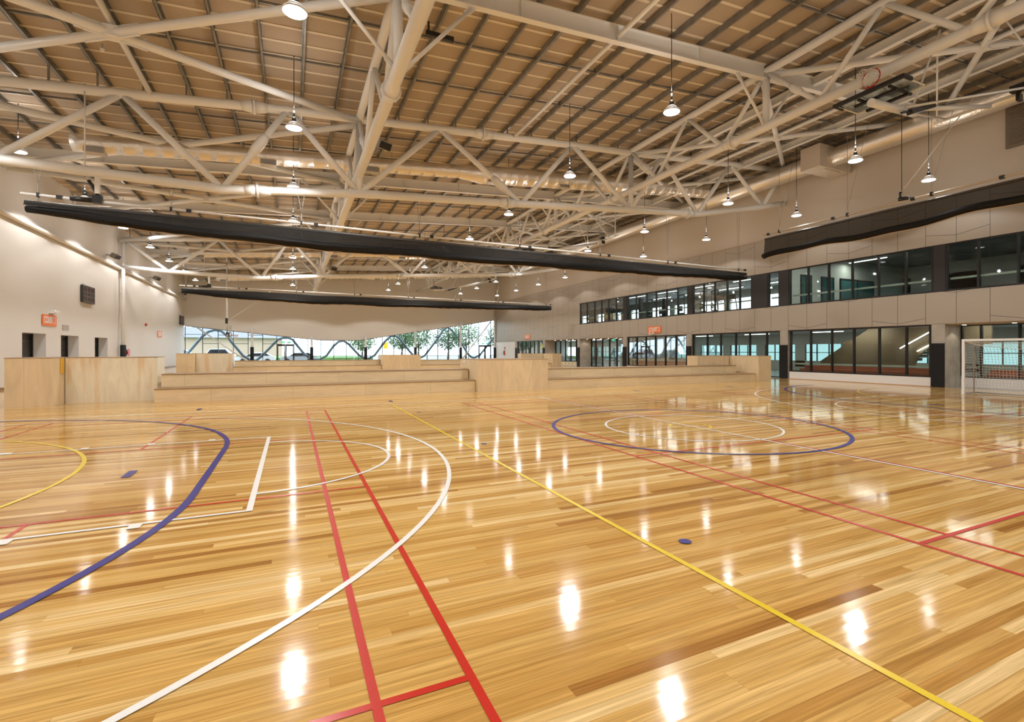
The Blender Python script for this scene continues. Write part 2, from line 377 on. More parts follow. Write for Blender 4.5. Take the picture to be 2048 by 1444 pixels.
# front wall behind the viewer
MB().box(XL,XR,YF-.2,YF,0,12.6).build('wall_front',WALLP)['kind']='structure'
# back wall with sloping window head
HEAD=[(-10.8,4.4),(0.2,3.22),(3.2,2.93),(7.6,2.93),(14.9,4.13),(20.8,5.08),(26.0,5.98)]
m=MB(); m.prism(HEAD+[(26.5,6.0),(26.5,12.7),(-11.1,10.2),(-11.1,4.4)],'y',YB,YB+.3)
wb=m.build('wall_back',WALLP); wb['kind']='structure'
MB().box(XL,XR+.4,YB,YB+.3,-.2,.06).build('trim_1',WALLW)['kind']='structure'
def head(x):
    for (a,za),(b,zb) in zip(HEAD,HEAD[1:]):
        if a<=x<=b: return za+(zb-za)*(x-a)/(b-a)
    return HEAD[-1][1]
mull=[-10.7,-9.06,-7.58,-6.09,-4.61,-3.12,-1.64,.22,1.70,3.16,4.65,6.12,7.58,9.04,10.5,11.96,13.43,14.88,16.35,17.8,19.28,20.73,22.2,23.65,25.5,26.0]
groups=[(0,5),(5,10),(10,14),(14,18),(18,25)]
for gi,(a,b) in enumerate(groups):
    w=bpy.data.objects.new('window_%d'%(gi+1),None); C.objects.link(w); w.location=((mull[a]+mull[b])/2,YB+.1,0); w['kind']='structure'
    fr=MB()
    for i in range(a,b+1):
        x=mull[i]; fr.box(x-.03,x+.03,YB+.05,YB+.2,.06,head(x))
    pts=[(mull[a],head(mull[a]))]+[p for p in HEAD if mull[a]<p[0]<mull[b]]+[(mull[b],head(mull[b]))]
    for (x0,z0),(x1,z1) in zip(pts,pts[1:]): fr.obox((x0,YB+.12,z0-.03),(x1,YB+.12,z1-.03),.14,.06)
    fr.box(mull[a],mull[b],YB+.05,YB+.2,.06,.12)
    for i in range(a,b):
        x0,x1=mull[i],mull[i+1]; hh=min(head(x0),head(x1))
        zz=[[3.44,.95],[2.42],[3.4,.95],[2.42,.95]][i%4]+([4.6] if i%2 and hh>5 else [])
        if i in (6,24-1): zz=[2.35]
        for z in zz:
            if z<hh-.1: fr.box(x0,x1,YB+.07,YB+.17,z-.025,z+.025)
    fr.build('frame',DARKF,w)
    g_=MB(); g_.b.faces.new([g_.b.verts.new((x,YB+.12,z)) for x,z in [(mull[a],.1),(mull[b],.1)]+[(p[0],p[1]-.03) for p in pts[::-1]]])
    g_.build('pane',GLS,w)
for n,(x0,x1) in enumerate(((-1.64,.22),(23.65,25.5))):
    d=bpy.data.objects.new('door_%d'%(n+4),None); C.objects.link(d); d.location=((x0+x1)/2,YB,0); d['kind']='structure'
    xm=(x0+x1)/2
    for q0,q1 in ((x0+.04,xm-.005),(xm+.005,x1-.04)):
        l=MB(); l.box(q0,q0+.11,YB-.0,YB+.05,.02,2.3).box(q1-.11,q1,YB-.0,YB+.05,.02,2.3).box(q0+.11,q1-.11,YB,YB+.05,.02,.25).box(q0+.11,q1-.11,YB,YB+.05,2.17,2.3)
        leaf=l.build('door_leaf',DARKF,d)
        MB().box(q1-.14 if q0<xm-.1 and q1<xm else q0+.03,(q1-.14 if q1<xm else q0+.03)+.03,YB-.06,YB-.03,.8,1.5).build('door_handle',simple('brushed_handle_%d%d'%(n,int(q1<xm)),(.5,.5,.5),.3,.9),d)
    MB().box(x0,x1,YB-.02,YB+.05,2.3,2.4).build('door_head',DARKF,d)
# right wall: cladding bands, piers, tan lining above
UPW=[(35.46+.0,28.05),(27.6,22.4),(21.25,20.4),(19.8,12.5),(12.04,YF)]
UPW=[(43.3,35.9)]+UPW
m=MB()
m.box(XR,XR+.15,YF,YB,2.82,4.25).box(XR,XR+.15,YF,YB,6.36,8.4).box(XR,XR+.15,43.3,YB,4.25,6.36)
wr=m.build('wall_right',PANEL); wr['kind']='structure'
MB().box(XR+.02,XR+.3,35.46,35.9,4.25,6.36).box(XR+.02,XR+.3,27.6,28.05,4.25,6.36).box(XR+.02,XR+.3,21.25,22.4,4.25,6.36).box(XR+.02,XR+.3,19.8,20.4,4.25,6.36).box(XR+.02,XR+.3,12.04,12.5,4.25,6.36).build('charcoal_piers',CHAR,wr)
MB().box(XR+.06,XR+.3,YF,YB,8.4,12.7).build('upper_wall_lining',UPWALL,wr)
MB().box(XR-.03,XR+.15,YF,YB,8.36,8.41).box(XR+.1,XR+1.5,YF,YB,2.78,2.83).build('soffit_board',simple('tan_soffit',(.55,.42,.27),.5),wr)
MB().box(XR,XR+.15,59.45,YB,0,2.78).build('white_end_wall',WALLW,wr)
def glazing(idx,x,y0,y1,z0,z1,ms,gl,rail=None,door=None):
    w=bpy.data.objects.new('window_%d'%idx,None); C.objects.link(w); w.location=(x,(y0+y1)/2,z0); w['kind']='structure'
    fr=MB(); fr.box(x-.0,x+.14,y0,y1,z0,z0+.07).box(x,x+.14,y0,y1,z1-.06,z1)
    for y in ms: fr.box(x,x+.14,y-.035,y+.035,z0+.07,z1-.06)
    fr.build('frame',DARKF,w)
    MB().quad((x+.07,y0,z0+.05),(x+.07,y1,z0+.05),(x+.07,y1,z1-.05),(x+.07,y0,z1-.05)).build('pane',gl,w)
    if rail: MB().box(x+.3,x+.36,y0+.05,y1-.05,rail-.045,rail+.045).build('hand_rail',simple('pale_rail_%d'%idx,(.62,.66,.6),.4),w)
    return w
def even(a,b,n): return [a+(b-a)*i/n for i in range(n+1)]
upm=[[43.22,41.99,40.63,39.43,38.27,37.09,35.95],[35.42,34.2,32.82,31.63,30.39,29.16,28.1],[27.55,26.52,25.5,24.41,23.37,22.44],[21.2,20.45],[19.75,18.6,17.41,16.15,14.87,13.64,12.55],[12.0,10.87,9.58,8.4,7.2,6,4.9,4.5,3.3,2.1,.9,-.3,-1.5,-2.7,-3.75]]
for i,ms in enumerate(upm): glazing(6+i,XR+.03,min(ms)-.04,max(ms)+.04,4.26,6.36,ms,GLT,4.83)
low=[(XR+.03,12.6,19.75,.42,2.8,[12.64,13.62,14.83,16.07,17.24,18.45,19.7]),
     (XR+.03,20.35,27.62,.02,2.8,[20.4,21.33,22.59,23.7,24.97,26.19,27.55]),
     (XR+.03,28.15,35.35,.34,2.8,[28.2]+even(29.35,35.3,5)),
     (XR+1.3,43.85,50.95,.4,2.8,even(43.9,50.9,6)),
     (XR+.03,51.45,58.75,.34,2.8,even(51.5,58.7,6)),
     (XR+1.3,35.95,43.25,.02,2.8,[36,36.4,37.6,38.8,40,41.2,42.4,43.2]),
     (XR+1.3,YF,12.0,.42,2.8,[12,11.3,10.0,8.6,7.2,5.8,4.5,3.2,2,.8,-.5,-2,-3.7])]
for i,(x,a,b,z0,z1,ms) in enumerate(low): glazing(12+i,x,a,b,z0,z1,ms,GLT if i!=4 else GLS,.88 if z0>.1 else None)
mp=MB()
for (x,a,b,z0,z1,ms) in low:
    if z0>.1: mp.box(x-.02 if x<27 else x-.02,x+.14,a,b,0,z0)
mp.build('trim_2',WALLW)['kind']='structure'
# skirting line in timber at the foot of the right wall
MB().box(XR-.03,XR+.01,12.6,19.8,0,.03).box(XR-.03,XR+.01,28.1,35.4,0,.03).build('trim_3',simple('tan_floor_edge',(.5,.3,.15),.4))['kind']='structure'
# concrete columns with pads along the right wall
names=['beside the goal','at the right end of the near bleachers','second beyond the near bleachers','third beyond the near bleachers','beside the entrance doors','second past the entrance doors','last before the back wall']
for i,y in enumerate((12.3,20.1,27.9,35.7,43.5,51.2,59.1)):
    t=thing('concrete_column','concrete column with black wall pad, '+names[i],'column',(XR+.3,y,0))
    hw=.26; dep=1.35 if i in (0,4,5) else .42
    MB().box(XR-.0,XR+dep,y-hw,y+hw,0,2.83).build('shaft',CONC,t)
    MB().box(XR-.07,XR-.001,y-hw,y+hw,.02,1.96).build('protective_pad',PAD,t,bevel=.01)
# ------------------------------------------------------------------ steelwork
def collar(m,p,d,r):
    p=Vector(p);d=Vector(d).normalized()
    m.tube([p-d*.42,p-d*.03],[r*1.03,r*1.5],16).tube([p-d*.035,p+d*.035],r*1.75,16).tube([p+d*.03,p+d*.42],[r*1.5,r*1.03],16)
LO=[(-10.55,7.42),(-7.9,7.27),(-2.15,7.17),(2.3,7.62),(9.07,8.09),(15,8.55),(19.3,8.85),(24.2,9.85),(26,10.26)]
UP=[(-10.55,9.33),(-4.9,9.84),(-.15,10.3),(2.3,10.46),(5.44,10.69),(11.7,11.15),(15,11.35),(16.9,11.5),(21.7,11.88),(26,12.2)]
WEB=[(UP[0],LO[1]),(LO[1],UP[1]),(UP[1],LO[2]),(LO[2],UP[2]),(UP[2],LO[3]),(LO[3],UP[3]),(LO[3],UP[4]),(UP[4],LO[4]),(LO[4],UP[5]),(UP[5],LO[5]),(LO[5],UP[6]),(LO[5],UP[7]),(UP[7],LO[6]),(LO[6],UP[8]),(UP[8],LO[7]),(LO[7],UP[9])]
def pt(a,f,b): return (a[0]+(b[0]-a[0])*f,a[1]+(b[1]-a[1])*f)
for ti,(y,lab) in enumerate(((20.1,'big white tubular roof truss spanning across the hall above the near divider curtain'),(43.5,'white tubular roof truss spanning across the hall above the far divider curtain'))):
    t=thing('cross_truss',lab,'roof truss',(-10.5,y,7.3))
    P3=lambda q:(q[0],y,q[1])
    MB().tube([P3(q) for q in LO],.155,16).build('bottom_chord',STEEL,t)
    MB().tube([P3(q) for q in UP],.15,16).build('top_chord',STEEL,t)
    for k,(a,b) in enumerate(WEB):
        m=MB().tube([P3(a),P3(b)],.11 if k not in(5,10) else .12,12)
        if k in (3,7): 
            q=pt(a,.55,b) if k==3 else pt(a,.72,b); d=Vector((b[0]-a[0],0,b[1]-a[1])).normalized(); q=Vector(P3(q))
            m.tube([q-d*.42,q-d*.2,q+d*.2,q+d*.42],[.12,.17,.17,.12],14)
        m.build('web_member',STEEL,t)
    for q,n in (((-1.2,10.2),UP),((7.3,10.83),UP),((-1.1,7.27),LO),((8.4,8.04),LO),((18.6,8.8),LO)):
        m=MB(); collar(m,P3(q),(1,0,.07),.15); m.build('flange_collar',STEEL,t)
    for x in px:
        zc=9.33+(x+10.55)*.0786; 
        if Zp(x)-zc>.16: MB().box(x-.01,x+.03,y-.04,y+.04,zc+.1,Zp(x)+.16).build('purlin_cleat',GALV,t)
for X,zb,zt,rb,rt,lab in ((2.3,8.35,10.46,.165,.13,'white tubular truss running down the length of the hall near the middle of the roof'),(15.0,9.5,11.43,.15,.13,'white tubular truss running the length of the hall on the gym-window side')):
    t=thing('longitudinal_truss',lab,'roof truss',(X,YF,zb))
    MB().tube([(X,YF,zb),(X,YB,zb)],rb,16).build('bottom_chord',STEEL,t)
    MB().tube([(X,YF,zt),(X,YB,zt)],rt,16).build('top_chord',STEEL,t)
    y=-3.3
    while y<YB-.5:
        m=MB().tube([(X,y,zb),(X,y,zt)],.12,12)
        if y>0: pass
        m.build('post',STEEL,t)
        for q in (0,3.9):
            if y+q+3.9>YB: break
            MB().tube([(X,y+q,zt),(X,y+q+1.95,zb)],.085,10).build('web_member',STEEL,t)
            m=MB().tube([(X,y+q+1.95,zb),(X,y+q+3.9,zt)],.085,10)
            if q==3.9:
                a=Vector((X,y+q+1.95,zb)); b=Vector((X,y+q+3.9,zt)); d=(b-a).normalized(); c=a.lerp(b,.4); m.tube([c-d*.3,c-d*.12,c+d*.12,c+d*.3],[.09,.13,.13,.09],12)
            m.build('web_member',STEEL,t)
        m=MB(); collar(m,(X,y+.95 if X<5 else y+1.5,zb),(0,1,0),rb*.92); m.build('flange_collar',STEEL,t)
        y+=7.8
def ibeam(m,a,b,h,w=.2,tw=.02,tf=.025):
    a=Vector(a);b=Vector(b) # top centreline
    dz=Vector((0,0,1))
    m.obox(a-dz*h/2,b-dz*h/2,tw,h-.01).obox(a-dz*tf/2,b-dz*tf/2,w,tf).obox(a-dz*(h-tf/2),b-dz*(h-tf/2),w,tf)
    n=max(2,int((b-a).length/3))
    if abs(a.y-b.y)>1: return
    for i in range(1,n): 
        p=a.lerp(b,i/n); m.box(p.x-.01,p.x+.01,p.y-w/2,p.y+w/2,p.z-h+tf,p.z-tf)
ordn={4.5:'nearest, half outside the photo',12.3:'first in front of the near cross truss',27.9:'first beyond the near cross truss',35.7:'second beyond the near cross truss',51.3:'first beyond the far cross truss',59.1:'second beyond the far cross truss'}
for y,o_ in ordn.items():
    t=thing('roof_rafter','white I-beam rafter across the hall, '+o_,'roof beam',(2.3,y,10.3))
    for x0,x1 in ((-10.7,2.2),(2.4,14.9),(15.1,25.9)):
        m=MB(); ibeam(m,(x0,y,Zp(x0)-.01),(x1,y,Zp(x1)-.01),.5 if x0>0 else .42); m.build('beam_span',STEEL,t)
    for a,b in (((4.15,10.42),(2.5,8.5)),((.5,10.25),(2.15,8.5)),((13.6,11.05),(14.85,9.62)),((16.4,11.2),(15.12,9.62))):
        A=Vector((a[0],y,a[1]));B=Vector((b[0],y,b[1])); d=(B-A).normalized()
        m=MB().tube([A,B],.05,10).obox(A-d*.1,A+d*.2,.03,.16).obox(B-d*.2,B+d*.05,.03,.14); m.build('knee_brace',STEEL,t)
def hyp(name,lab,cat,xa,za,xb,zb,y0,y1,r):
    t=thing(name,lab,cat,(xa,y0,za))
    MB().tube([(xa,y0,za),(xb,y1,zb)],r,12).build('brace_tube',STEEL,t)
    MB().tube([(xa,y1,za),(xb,y0,zb)],r,12).build('brace_tube',STEEL,t)
    c=Vector(((xa+xb)/2,(y0+y1)/2,(za+zb)/2)); dx=Vector((xb-xa,y1-y0,zb-za)).normalized(); dy=Vector((xb-xa,y0-y1,zb-za)).normalized()
    m=MB().obox(c-dx*.75,c+dx*.75,.05,r*2.7).obox(c-dy*.75,c+dy*.75,.05,r*2.7).box(c.x-.16,c.x+.16,c.y-.16,c.y+.16,c.z-r*1.2,c.z+r*1.2)
    m.build('crossing_plate',STEEL,t,)
bl=[(4.5,12.3,'overhead beside the viewer'),(12.3,20.1,'just in front of the near cross truss'),(20.1,27.9,'just behind the near cross truss'),(27.9,35.7,'two bays behind the near cross truss'),(35.7,43.5,'just in front of the far cross truss'),(43.5,51.3,'just behind the far cross truss'),(51.3,59.1,'two bays behind the far cross truss'),(59.1,66.6,'in the last bay before the back wall')]
for a,b,l in bl:
    hyp('cross_brace','white X-shaped roof bracing on the shutter-wall side, '+l,'roof bracing',-10.6,9.2,2.3,10.3,a+.15,b-.15,.115)
    hyp('cross_brace','white X-shaped roof bracing on the gym-window side, '+l,'roof bracing',15.0,11.25,25.9,12.0,a+.15,b-.15,.105)
for x,lab in ((-4.15,'thin white strut tube along the roof above the left half of the hall'),(8.7,'thin white strut tube along the roof between the two lengthwise trusses'),(20.4,'thin white strut tube along the roof nearest the foil-wrapped wall duct')):
    z=Zp(x)-.32 if x>0 else 9.98
    tag(MB().tube([(x,YF,z),(x,YB if x>15 else 20.1,z)],.075,10).build('roof_strut',STEEL),lab,'roof strut')
for x,lab in ((17.5,'white I-beam running lengthwise under the roof beside the gym-side truss'),(22.6,'white I-beam running lengthwise under the roof close to the right wall')):
    m=MB(); a=Vector((x,YF,Zp(x)-.02)); b=Vector((x,YB,Zp(x)-.02)); ibeam(m,a,b,.3,.18); tag(m.build('lengthwise_beam',STEEL),lab,'roof beam')
# girt tube, left columns
tag(MB().tube([(XL+.14,YF,7.3),(XL+.14,YB,7.3)],.115,14).build('wall_girt_tube',WALLP),'cream horizontal tube running along the left wall above the scoreboards','wall beam')
for y,l in ((20.1,'left wall beside the near cross truss'),(43.5,'left wall below the far cross truss')):
    t=thing('steel_column','white round column with black foot pad, '+l,'column',(-10.5,y,0))
    MB().tube([(-10.52,y,0),(-10.52,y,9.4)],.115,14).build('shaft',WALLW,t)
    MB().tube([(-10.52,y,.02),(-10.52,y,2.02)],.165,18).build('protective_pad',PAD,t)
t=thing('downpipe','thin white drain pipe beside the column on the left wall','pipe',(-10.7,44.1,0)); MB().tube([(-10.68,44.15,0),(-10.68,44.15,7.1)],.06,10).build('pipe',WALLW,t)
m=MB()
for z in (1.5,3.4,5.6): m.box(-10.8,-10.6,44.07,44.23,z,z+.05)
m.build('bracket',GREYP,t)
t=thing('fire_hose_reel','round fire hose reel on the left wall behind the near bleachers','hose reel',(-10.6,44.9,1.5))
MB().tube([(-10.78,45,1.5),(-10.55,45,1.5)],.10,20).build('drum',RED,t)
MB().tube([(-10.74,45+.21*math.cos(a),1.5+.21*math.sin(a)) for a in [2*PI*i/24 for i in range(25)]],.07,8).build('hose',BLK,t)
MB().tube([(-10.56,45,1.5),(-10.53,45,1.5)],.27,24).build('face_disc',RED,t)
bc=['first from the left','second from the left','third from the left','fourth from the left','fifth from the left','last, in the right corner']
for i,x in enumerate((-4.18,2.13,8.37,14.64,20.84,26.0-.14)):
    t=thing('steel_column','white column with black pad in front of the back windows, '+bc[i],'column',(x,66.3,0))
    MB().tube([(x,66.3,0),(x,66.3,head(x)+.5)],.125,14).build('shaft',WALLW,t)
    MB().tube([(x,66.3,.02),(x,66.3,2.04)],.19,16).build('protective_pad',PAD,t)
for a,b,l in (((-9.6,4.25),(-4.3,.1),'left'),((20.9,.2),(25.3,5.7),'right')):
    tag(MB().tube([(a[0],66.5,a[1]),(b[0],66.5,b[1])],.075,10).build('window_brace',WALLW),'white diagonal brace tube in front of the back windows at the %s end'%l,'brace')
# wavy tube outside
wp=[(-11,1.0),(-10.61,1.41),(-9.28,3.25),(-8.7,3.8),(-8.1,4.02),(-7.4,3.9),(-6.9,3.4),(-6.23,2.4),(-5.2,1.0),(-4.5,.5),(-3.87,.45),(-3.3,.95),(-2.4,2.0),(-1.6,2.95),(-.78,3.3),(.04,3.0),(.6,2.2),(1.43,1.1),(2.3,.55),(3.1,.5),(3.9,1.0),(4.71,2.2),(5.3,2.75),(5.9,2.88),(6.5,2.5),(7.77,1.06),(8.4,.65),(9.0,.6),(9.76,1.05),(11.03,2.83),(11.7,3.5),(12.2,3.65),(12.8,3.4),(14.3,1.51),(15.0,.75),(15.6,.6),(16.33,.95),(18.27,3.44),(18.9,4.5),(19.5,4.85),(20.1,4.55),(21.28,3.12),(22.4,1.25),(23.0,.7),(23.5,.62),(24.25,.95),(26.16,3.16),(27.2,4.4),(28.5,5.3)]
wv=MB().tube([(x,68.2,z) for x,z in wp],.15,12)
for x,z in ((-3.87,.45),(3.1,.5),(9.0,.6),(15.6,.6),(23.2,.65)): wv.tube([(x,68.2,-.08),(x,68.2,z)],.06,8)
tag(wv.build('wavy_steel_tube',simple('blue_grey_steel',(.10,.15,.18),.4)),'blue-grey steel tube bent into waves outside the back windows','facade truss')
# ------------------------------------------------------------------ pendant lamps
def make_lamp():
    t=thing('high_bay_lamp','','pendant lamp')
    prof=[(.06,.20),(.10,.17),(.145,.15),(.155,.11),(.155,.07),(.235,.05),(.245,.02),(.245,0),(.235,0)]
    hs=local(t,MB().lathe((0,0,8.65),prof,24).build('housing',WHT))
    local(t,MB().lathe((0,0,8.65),[(.025,.36),(.04,.33),(.06,.30),(.065,.26),(.065,.195)],14).build('driver_cap',BLK))
    local(hs,MB().lathe((0,0,8.645),[(.005,-.004),(.15,-.016),(.228,-.004),(.228,.006)],24).build('lens',LENS))
    return t
proto=make_lamp()
cable0={}
XS=[(-8.7,'row along the left shutter wall'),(.05,'row left of the centre truss'),(10.05,'row right of the centre truss'),(18.75,'second row from the gym windows'),(23.6,'row nearest the gym windows')]
YS=[-.9,5.2,11.5,17.5,23.8,30.1,36.0,42.0,47.8,53.7,59.7]
ords=['first','second','third','fourth','fifth','sixth','seventh','eighth','ninth','tenth','eleventh']
sp=bpy.data.lights.new('lamp_beam','SPOT'); sp.energy=LAMP_POWER; sp.color=LAMP_COL; sp.spot_size=R(136); sp.spot_blend=.22; sp.shadow_soft_size=.2
sp.spot_blend=.12
# wide-beam photometry of the lamps: more light at high angles than straight down
sp.use_nodes=True; nt=sp.node_tree; em=nt.nodes['Emission']; tc=nd(nt,'ShaderNodeTexCoord'); sx=nd(nt,'ShaderNodeSeparateXYZ'); link(nt,tc.outputs['Normal'],sx.inputs[0])
link(nt,M_(nt,'DIVIDE',.9,M_(nt,'MAXIMUM',M_(nt,'ABSOLUTE',sx.outputs[2]),.55)),em.inputs['Strength'])
sp2=sp.copy(); sp2.energy=LAMP_POWER*.62; sp3=sp.copy(); sp3.energy=LAMP_POWER*.2; sp4=sp.copy(); sp4.energy=LAMP_POWER*.62
pl=bpy.data.lights.new('dome_glow','POINT'); pl.energy=36; pl.color=(1,.98,.95); pl.shadow_soft_size=.12
pl2=pl.copy(); pl2.energy=26
pos=[(x,y,rl,j) for x,rl in XS for j,y in enumerate(YS)]
objs=[proto]+[copy_tree(proto) for _ in pos[1:]]
for (x,y,rl,j),o in zip(pos,objs):
    o.location=(x,y,0); st=4 if x<-5 else 2; o['label']=('white bell-shaped hanging lamp, %s-nearest in the %s'%(ords[j-st],rl) if j>=st else 'hanging bell lamp overhead outside the photo, %s in the %s'%(ords[j],rl)); o['group']='high bay lamps under the roof'
    MB().tube([(x,y,8.98),(x,y,Zp(x)+.2)],.012,6).tube([(x,y,8.98),(x,y,9.2)],.024,6).build('cable',BLK,o)
    g=bpy.data.objects.new('dome_glow',pl2 if x>20 else pl); C.objects.link(g); g.location=(0,0,9.25); g.parent=o
    l=bpy.data.objects.new('lamp_beam',sp3 if x>20 else sp2 if x>15 else sp4 if x<-5 else sp); C.objects.link(l); l.location=(0,0,8.60); l.parent=o
# ------------------------------------------------------------------ ducts
def foil_duct(y,lab):
    t=thing('foil_air_duct',lab,'air duct',(-7,y,9.3)); zc=lambda x:9.33+.083*(x+7)
    pts=[];rs=[];x=-7.3
    while x<24.0:
        r=.32 if x<7.4 else (.32+(x-7.4)/1.2*.13 if x<8.6 else .45)
        pts.append((x,y,zc(x)-(r-.32)*.5)); rs.append(r*(1+random.uniform(-.01,.01)))
        if len(pts)%4==0:
            pts+=[(x+.02,y,pts[-1][2]),(x+.07,y,pts[-1][2])]; rs+=[r*1.015,r*1.015]
        x+=.3
    MB().tube(pts,rs,24).build('foil_wrap',FOIL,t)
    for x in (-6.6,-.9,3.3,9.2,13.3,18.0):
        r=.32 if x<7.4 else .45; z=zc(x)-r
        g_=MB().box(x-.3,x+.3,y-.32,y+.1,z-.09,z+.12).build('grille_box',simple('grille_frame_%d%d'%(y,x+9),(.5,.47,.42),.5),t)
        m=MB()
        for k in range(5): m.box(x-.26,x+.26,y-.33,y-.315,z-.07+k*.036,z-.055+k*.036)
        m.build('louvres',GREYP,g_) if False else m.build('louvres',GREYP,t)
    for x in (-4.6,-1.8,1,4.2,7,10,13,16,19): MB().tube([(x,y,zc(x)+.3),(x,y,Zp(x))],.008,5).build('hanger_rod',GALV,t)
foil_duct(24.0,'silver foil-wrapped round air duct across the hall behind the near cross truss')
foil_duct(47.4,'silver foil-wrapped round air duct across the hall behind the far cross truss')
foil_duct(62.6,'silver foil-wrapped round air duct close to the back wall')
t=thing('foil_wall_duct','silver foil-wrapped round air duct running along the top of the right wall','air duct',(24.6,YF,11.4))
pts=[(24.5,YF+.1+.3*i,11.35) for i in range(int((61)/.3))]
MB().tube(pts,[.45*(1.015 if i%4==0 else 1+random.uniform(-.01,.01)) for i,_ in enumerate(pts)],24).build('foil_wrap',FOIL,t)
t=thing('duct_box','cream box plenum on the foil wall duct above the right wall','duct box',(24.7,16.7,10.8))
MB().box(23.5,25.95,16.15,17.2,10.8,11.92).build('casing',DUCTP,t,bevel=.01)
MB().box(24.1,25.3,16.3,17.05,10.76,10.8).build('outlet_frame',DUCTP,t)
t=thing('wall_louvre','large dark rectangular louvre grille high on the right wall','grille',(26,8.6,9.8))
MB().box(25.98,26.06,7.2,9.95,9.78,11.5).build('frame',simple('louvre_dark',(.20,.165,.13),.6),t)
m=MB(); z=9.86
while z<11.4: m.obox((25.96,7.3,z),(25.96,9.85,z),.06,.012,(.4,0,1)); z+=.07
m.build('blades',simple('louvre_blade',(.27,.22,.17),.5),t)
# ------------------------------------------------------------------ divider curtains
HEM=simple('tan_hem_cord',(.62,.44,.27),.6)
def curtain(y,lab,seed):
    random.seed(seed)
    t=thing('divider_curtain',lab,'divider curtain',(-7.2,y,6))
    a,b=-7.2,22.9
    zpole=lambda x:6.33-.0066*(x+7.2)
    MB().tube([(a-.1,y,zpole(a)),(b+.1,y,zpole(b))],.04,10).build('drive_tube',WALLW,t)
    MB().tube([(a,y,6.08),(b,y,5.93)],.065,10).build('top_batten',simple('dark_grey_batten_%d'%seed,(.05,.048,.045),.4),t)
    N=90; zb=[]
    for i in range(N+1):
        f=i/N; sag=5.88-.36*math.sin(min(1,f*3.2)*PI/2)*(1 if f<.3125 else 1)+.18*max(0,(f-.5)*2)**1.5+.02*math.sin(f*37)+.015*random.uniform(-1,1)
        zb.append(sag)
    # bundle: lobed section swept along the width
    m=MB(); rings=[]; K=18
    for i in range(N+1):
        x=a+.03+(b-a-.06)*i/N; e=min(1,i/5,(N-i)/4); hh=.09+.06*e
        rings.append([m.b.verts.new((x,y+(.11+.05*e)*math.cos(2*PI*k/K)*(1+.14*math.sin(5*2*PI*k/K+i*.22)),zb[i]+hh*math.sin(2*PI*k/K)*(1+.12*math.sin(4*2*PI*k/K+i*.31)))) for k in range(K)])
    for q,w in zip(rings,rings[1:]):
        for k in range(K): f=m.b.faces.new((q[k],w[k],w[(k+1)%K],q[(k+1)%K])); f.smooth=True
    m.b.faces.new(rings[0]); m.b.faces.new(rings[-1][::-1]); bd=m.build('gathered_bundle',BLKF,t)
    MB().tube([(a+.03+(b-a-.06)*i/N,y-.02,zb[i]-.175) for i in range(6,N-4)],.016,6).build('hem_cord',HEM,bd)
    m=MB()
    for s_ in (-.05,.05):
        prev=None
        for i in range(N+1):
            x=a+(b-a)*i/N; zt=6.08-.15*i/N
            cur=(m.b.verts.new((x,y+s_,zt)),m.b.verts.new((x,y+s_*2.2,zb[i]+.1)))
            if prev: m.b.faces.new((prev[0],cur[0],cur[1],prev[1]))
            prev=cur
    m.build('net_panel',NETM,t)
    for k,x in enumerate((-6.9,-3.6,.3,4.6,9.0,13.2,17.3,22.3)):
        zc=LO[0][1]
        for (p,q),(r_,s_) in zip(LO,LO[1:]):
            if p<=x<=r_: zc=q+(s_-q)*(x-p)/(r_-p)
        MB().tube([(x-.1,y,zc-.12),(x,y,zpole(x)+.35)],.009,5).tube([(x+.1,y,zc-.12),(x,y,zpole(x)+.35)],.009,5).tube([(x,y,zpole(x)+.35),(x,y,5.75)],.014,5).build('suspension_wire',GREYP,t)
        MB().box(x+.42,x+.56,y-.05,y+.05,zpole(x)-.055,zpole(x)+.055).box(x-.03,x+.03,y-.045,y+.045,zpole(x)-.07,zpole(x)+.07).build('line_pulley',BLK,t)
    m=MB(); x=-5.5
    m.box(x-.12,x+.12,y-.08,y+.08,6.25,6.5).tube([(x-.65,y,6.33),(x-.1,y,6.33)],.075,12).tube([(x+.02,y,6.5),(x-.22,y,6.95)],.05,8).build('motor',BLK,t)
    m=MB(); m.box(x-.06,x+.06,y-.06,y+.06,6.55,7.15).tube([(x-.28,y-.1,7.2),(x-.28,y-.1,9.9)],.02,6).build('motor_bracket',WALLW,t)
curtain(20.1,'rolled-up black divider curtain hanging across the hall under the near cross truss',3)
curtain(43.5,'rolled-up black divider curtain hanging across the hall under the far cross truss',5)
random.seed(11)
t=thing('side_curtain','half-raised black net curtain hanging along the right wall above the gym windows','net curtain',(23.2,8,7.7))
ya,yb=-2.5,19.1; xw=23.2
MB().tube([(xw,ya,7.93),(xw,yb+.1,7.93)],.045,10).build('drive_tube',simple('cream_pole',(.62,.52,.40),.4),t)
MB().tube([(xw,ya,7.7),(xw,yb,7.7)],.05,10).build('top_batten',simple('dark_side_batten',(.05,.04,.035),.4),t)
N=80; ZB=[6.78+.27*math.sin(i/N*PI*.9+.2)*(.6+.4*math.sin(i*.21))+.03*math.sin(i*.6) for i in range(N+1)]
m=MB(); prev=None
for i in range(N+1):
    y=yb+(ya-yb)*i/N; x=xw+.05*math.sin(i*.5); cur=(m.b.verts.new((xw,y,7.7)),m.b.verts.new((x,y-.04 if i else y+.08,ZB[i])))
    if prev: m.b.faces.new((prev[0],cur[0],cur[1],prev[1]))
    prev=cur
m.build('net_panel',mesh_fabric('side_net_mesh',.82),t)
m=MB(); rings=[]; K=14
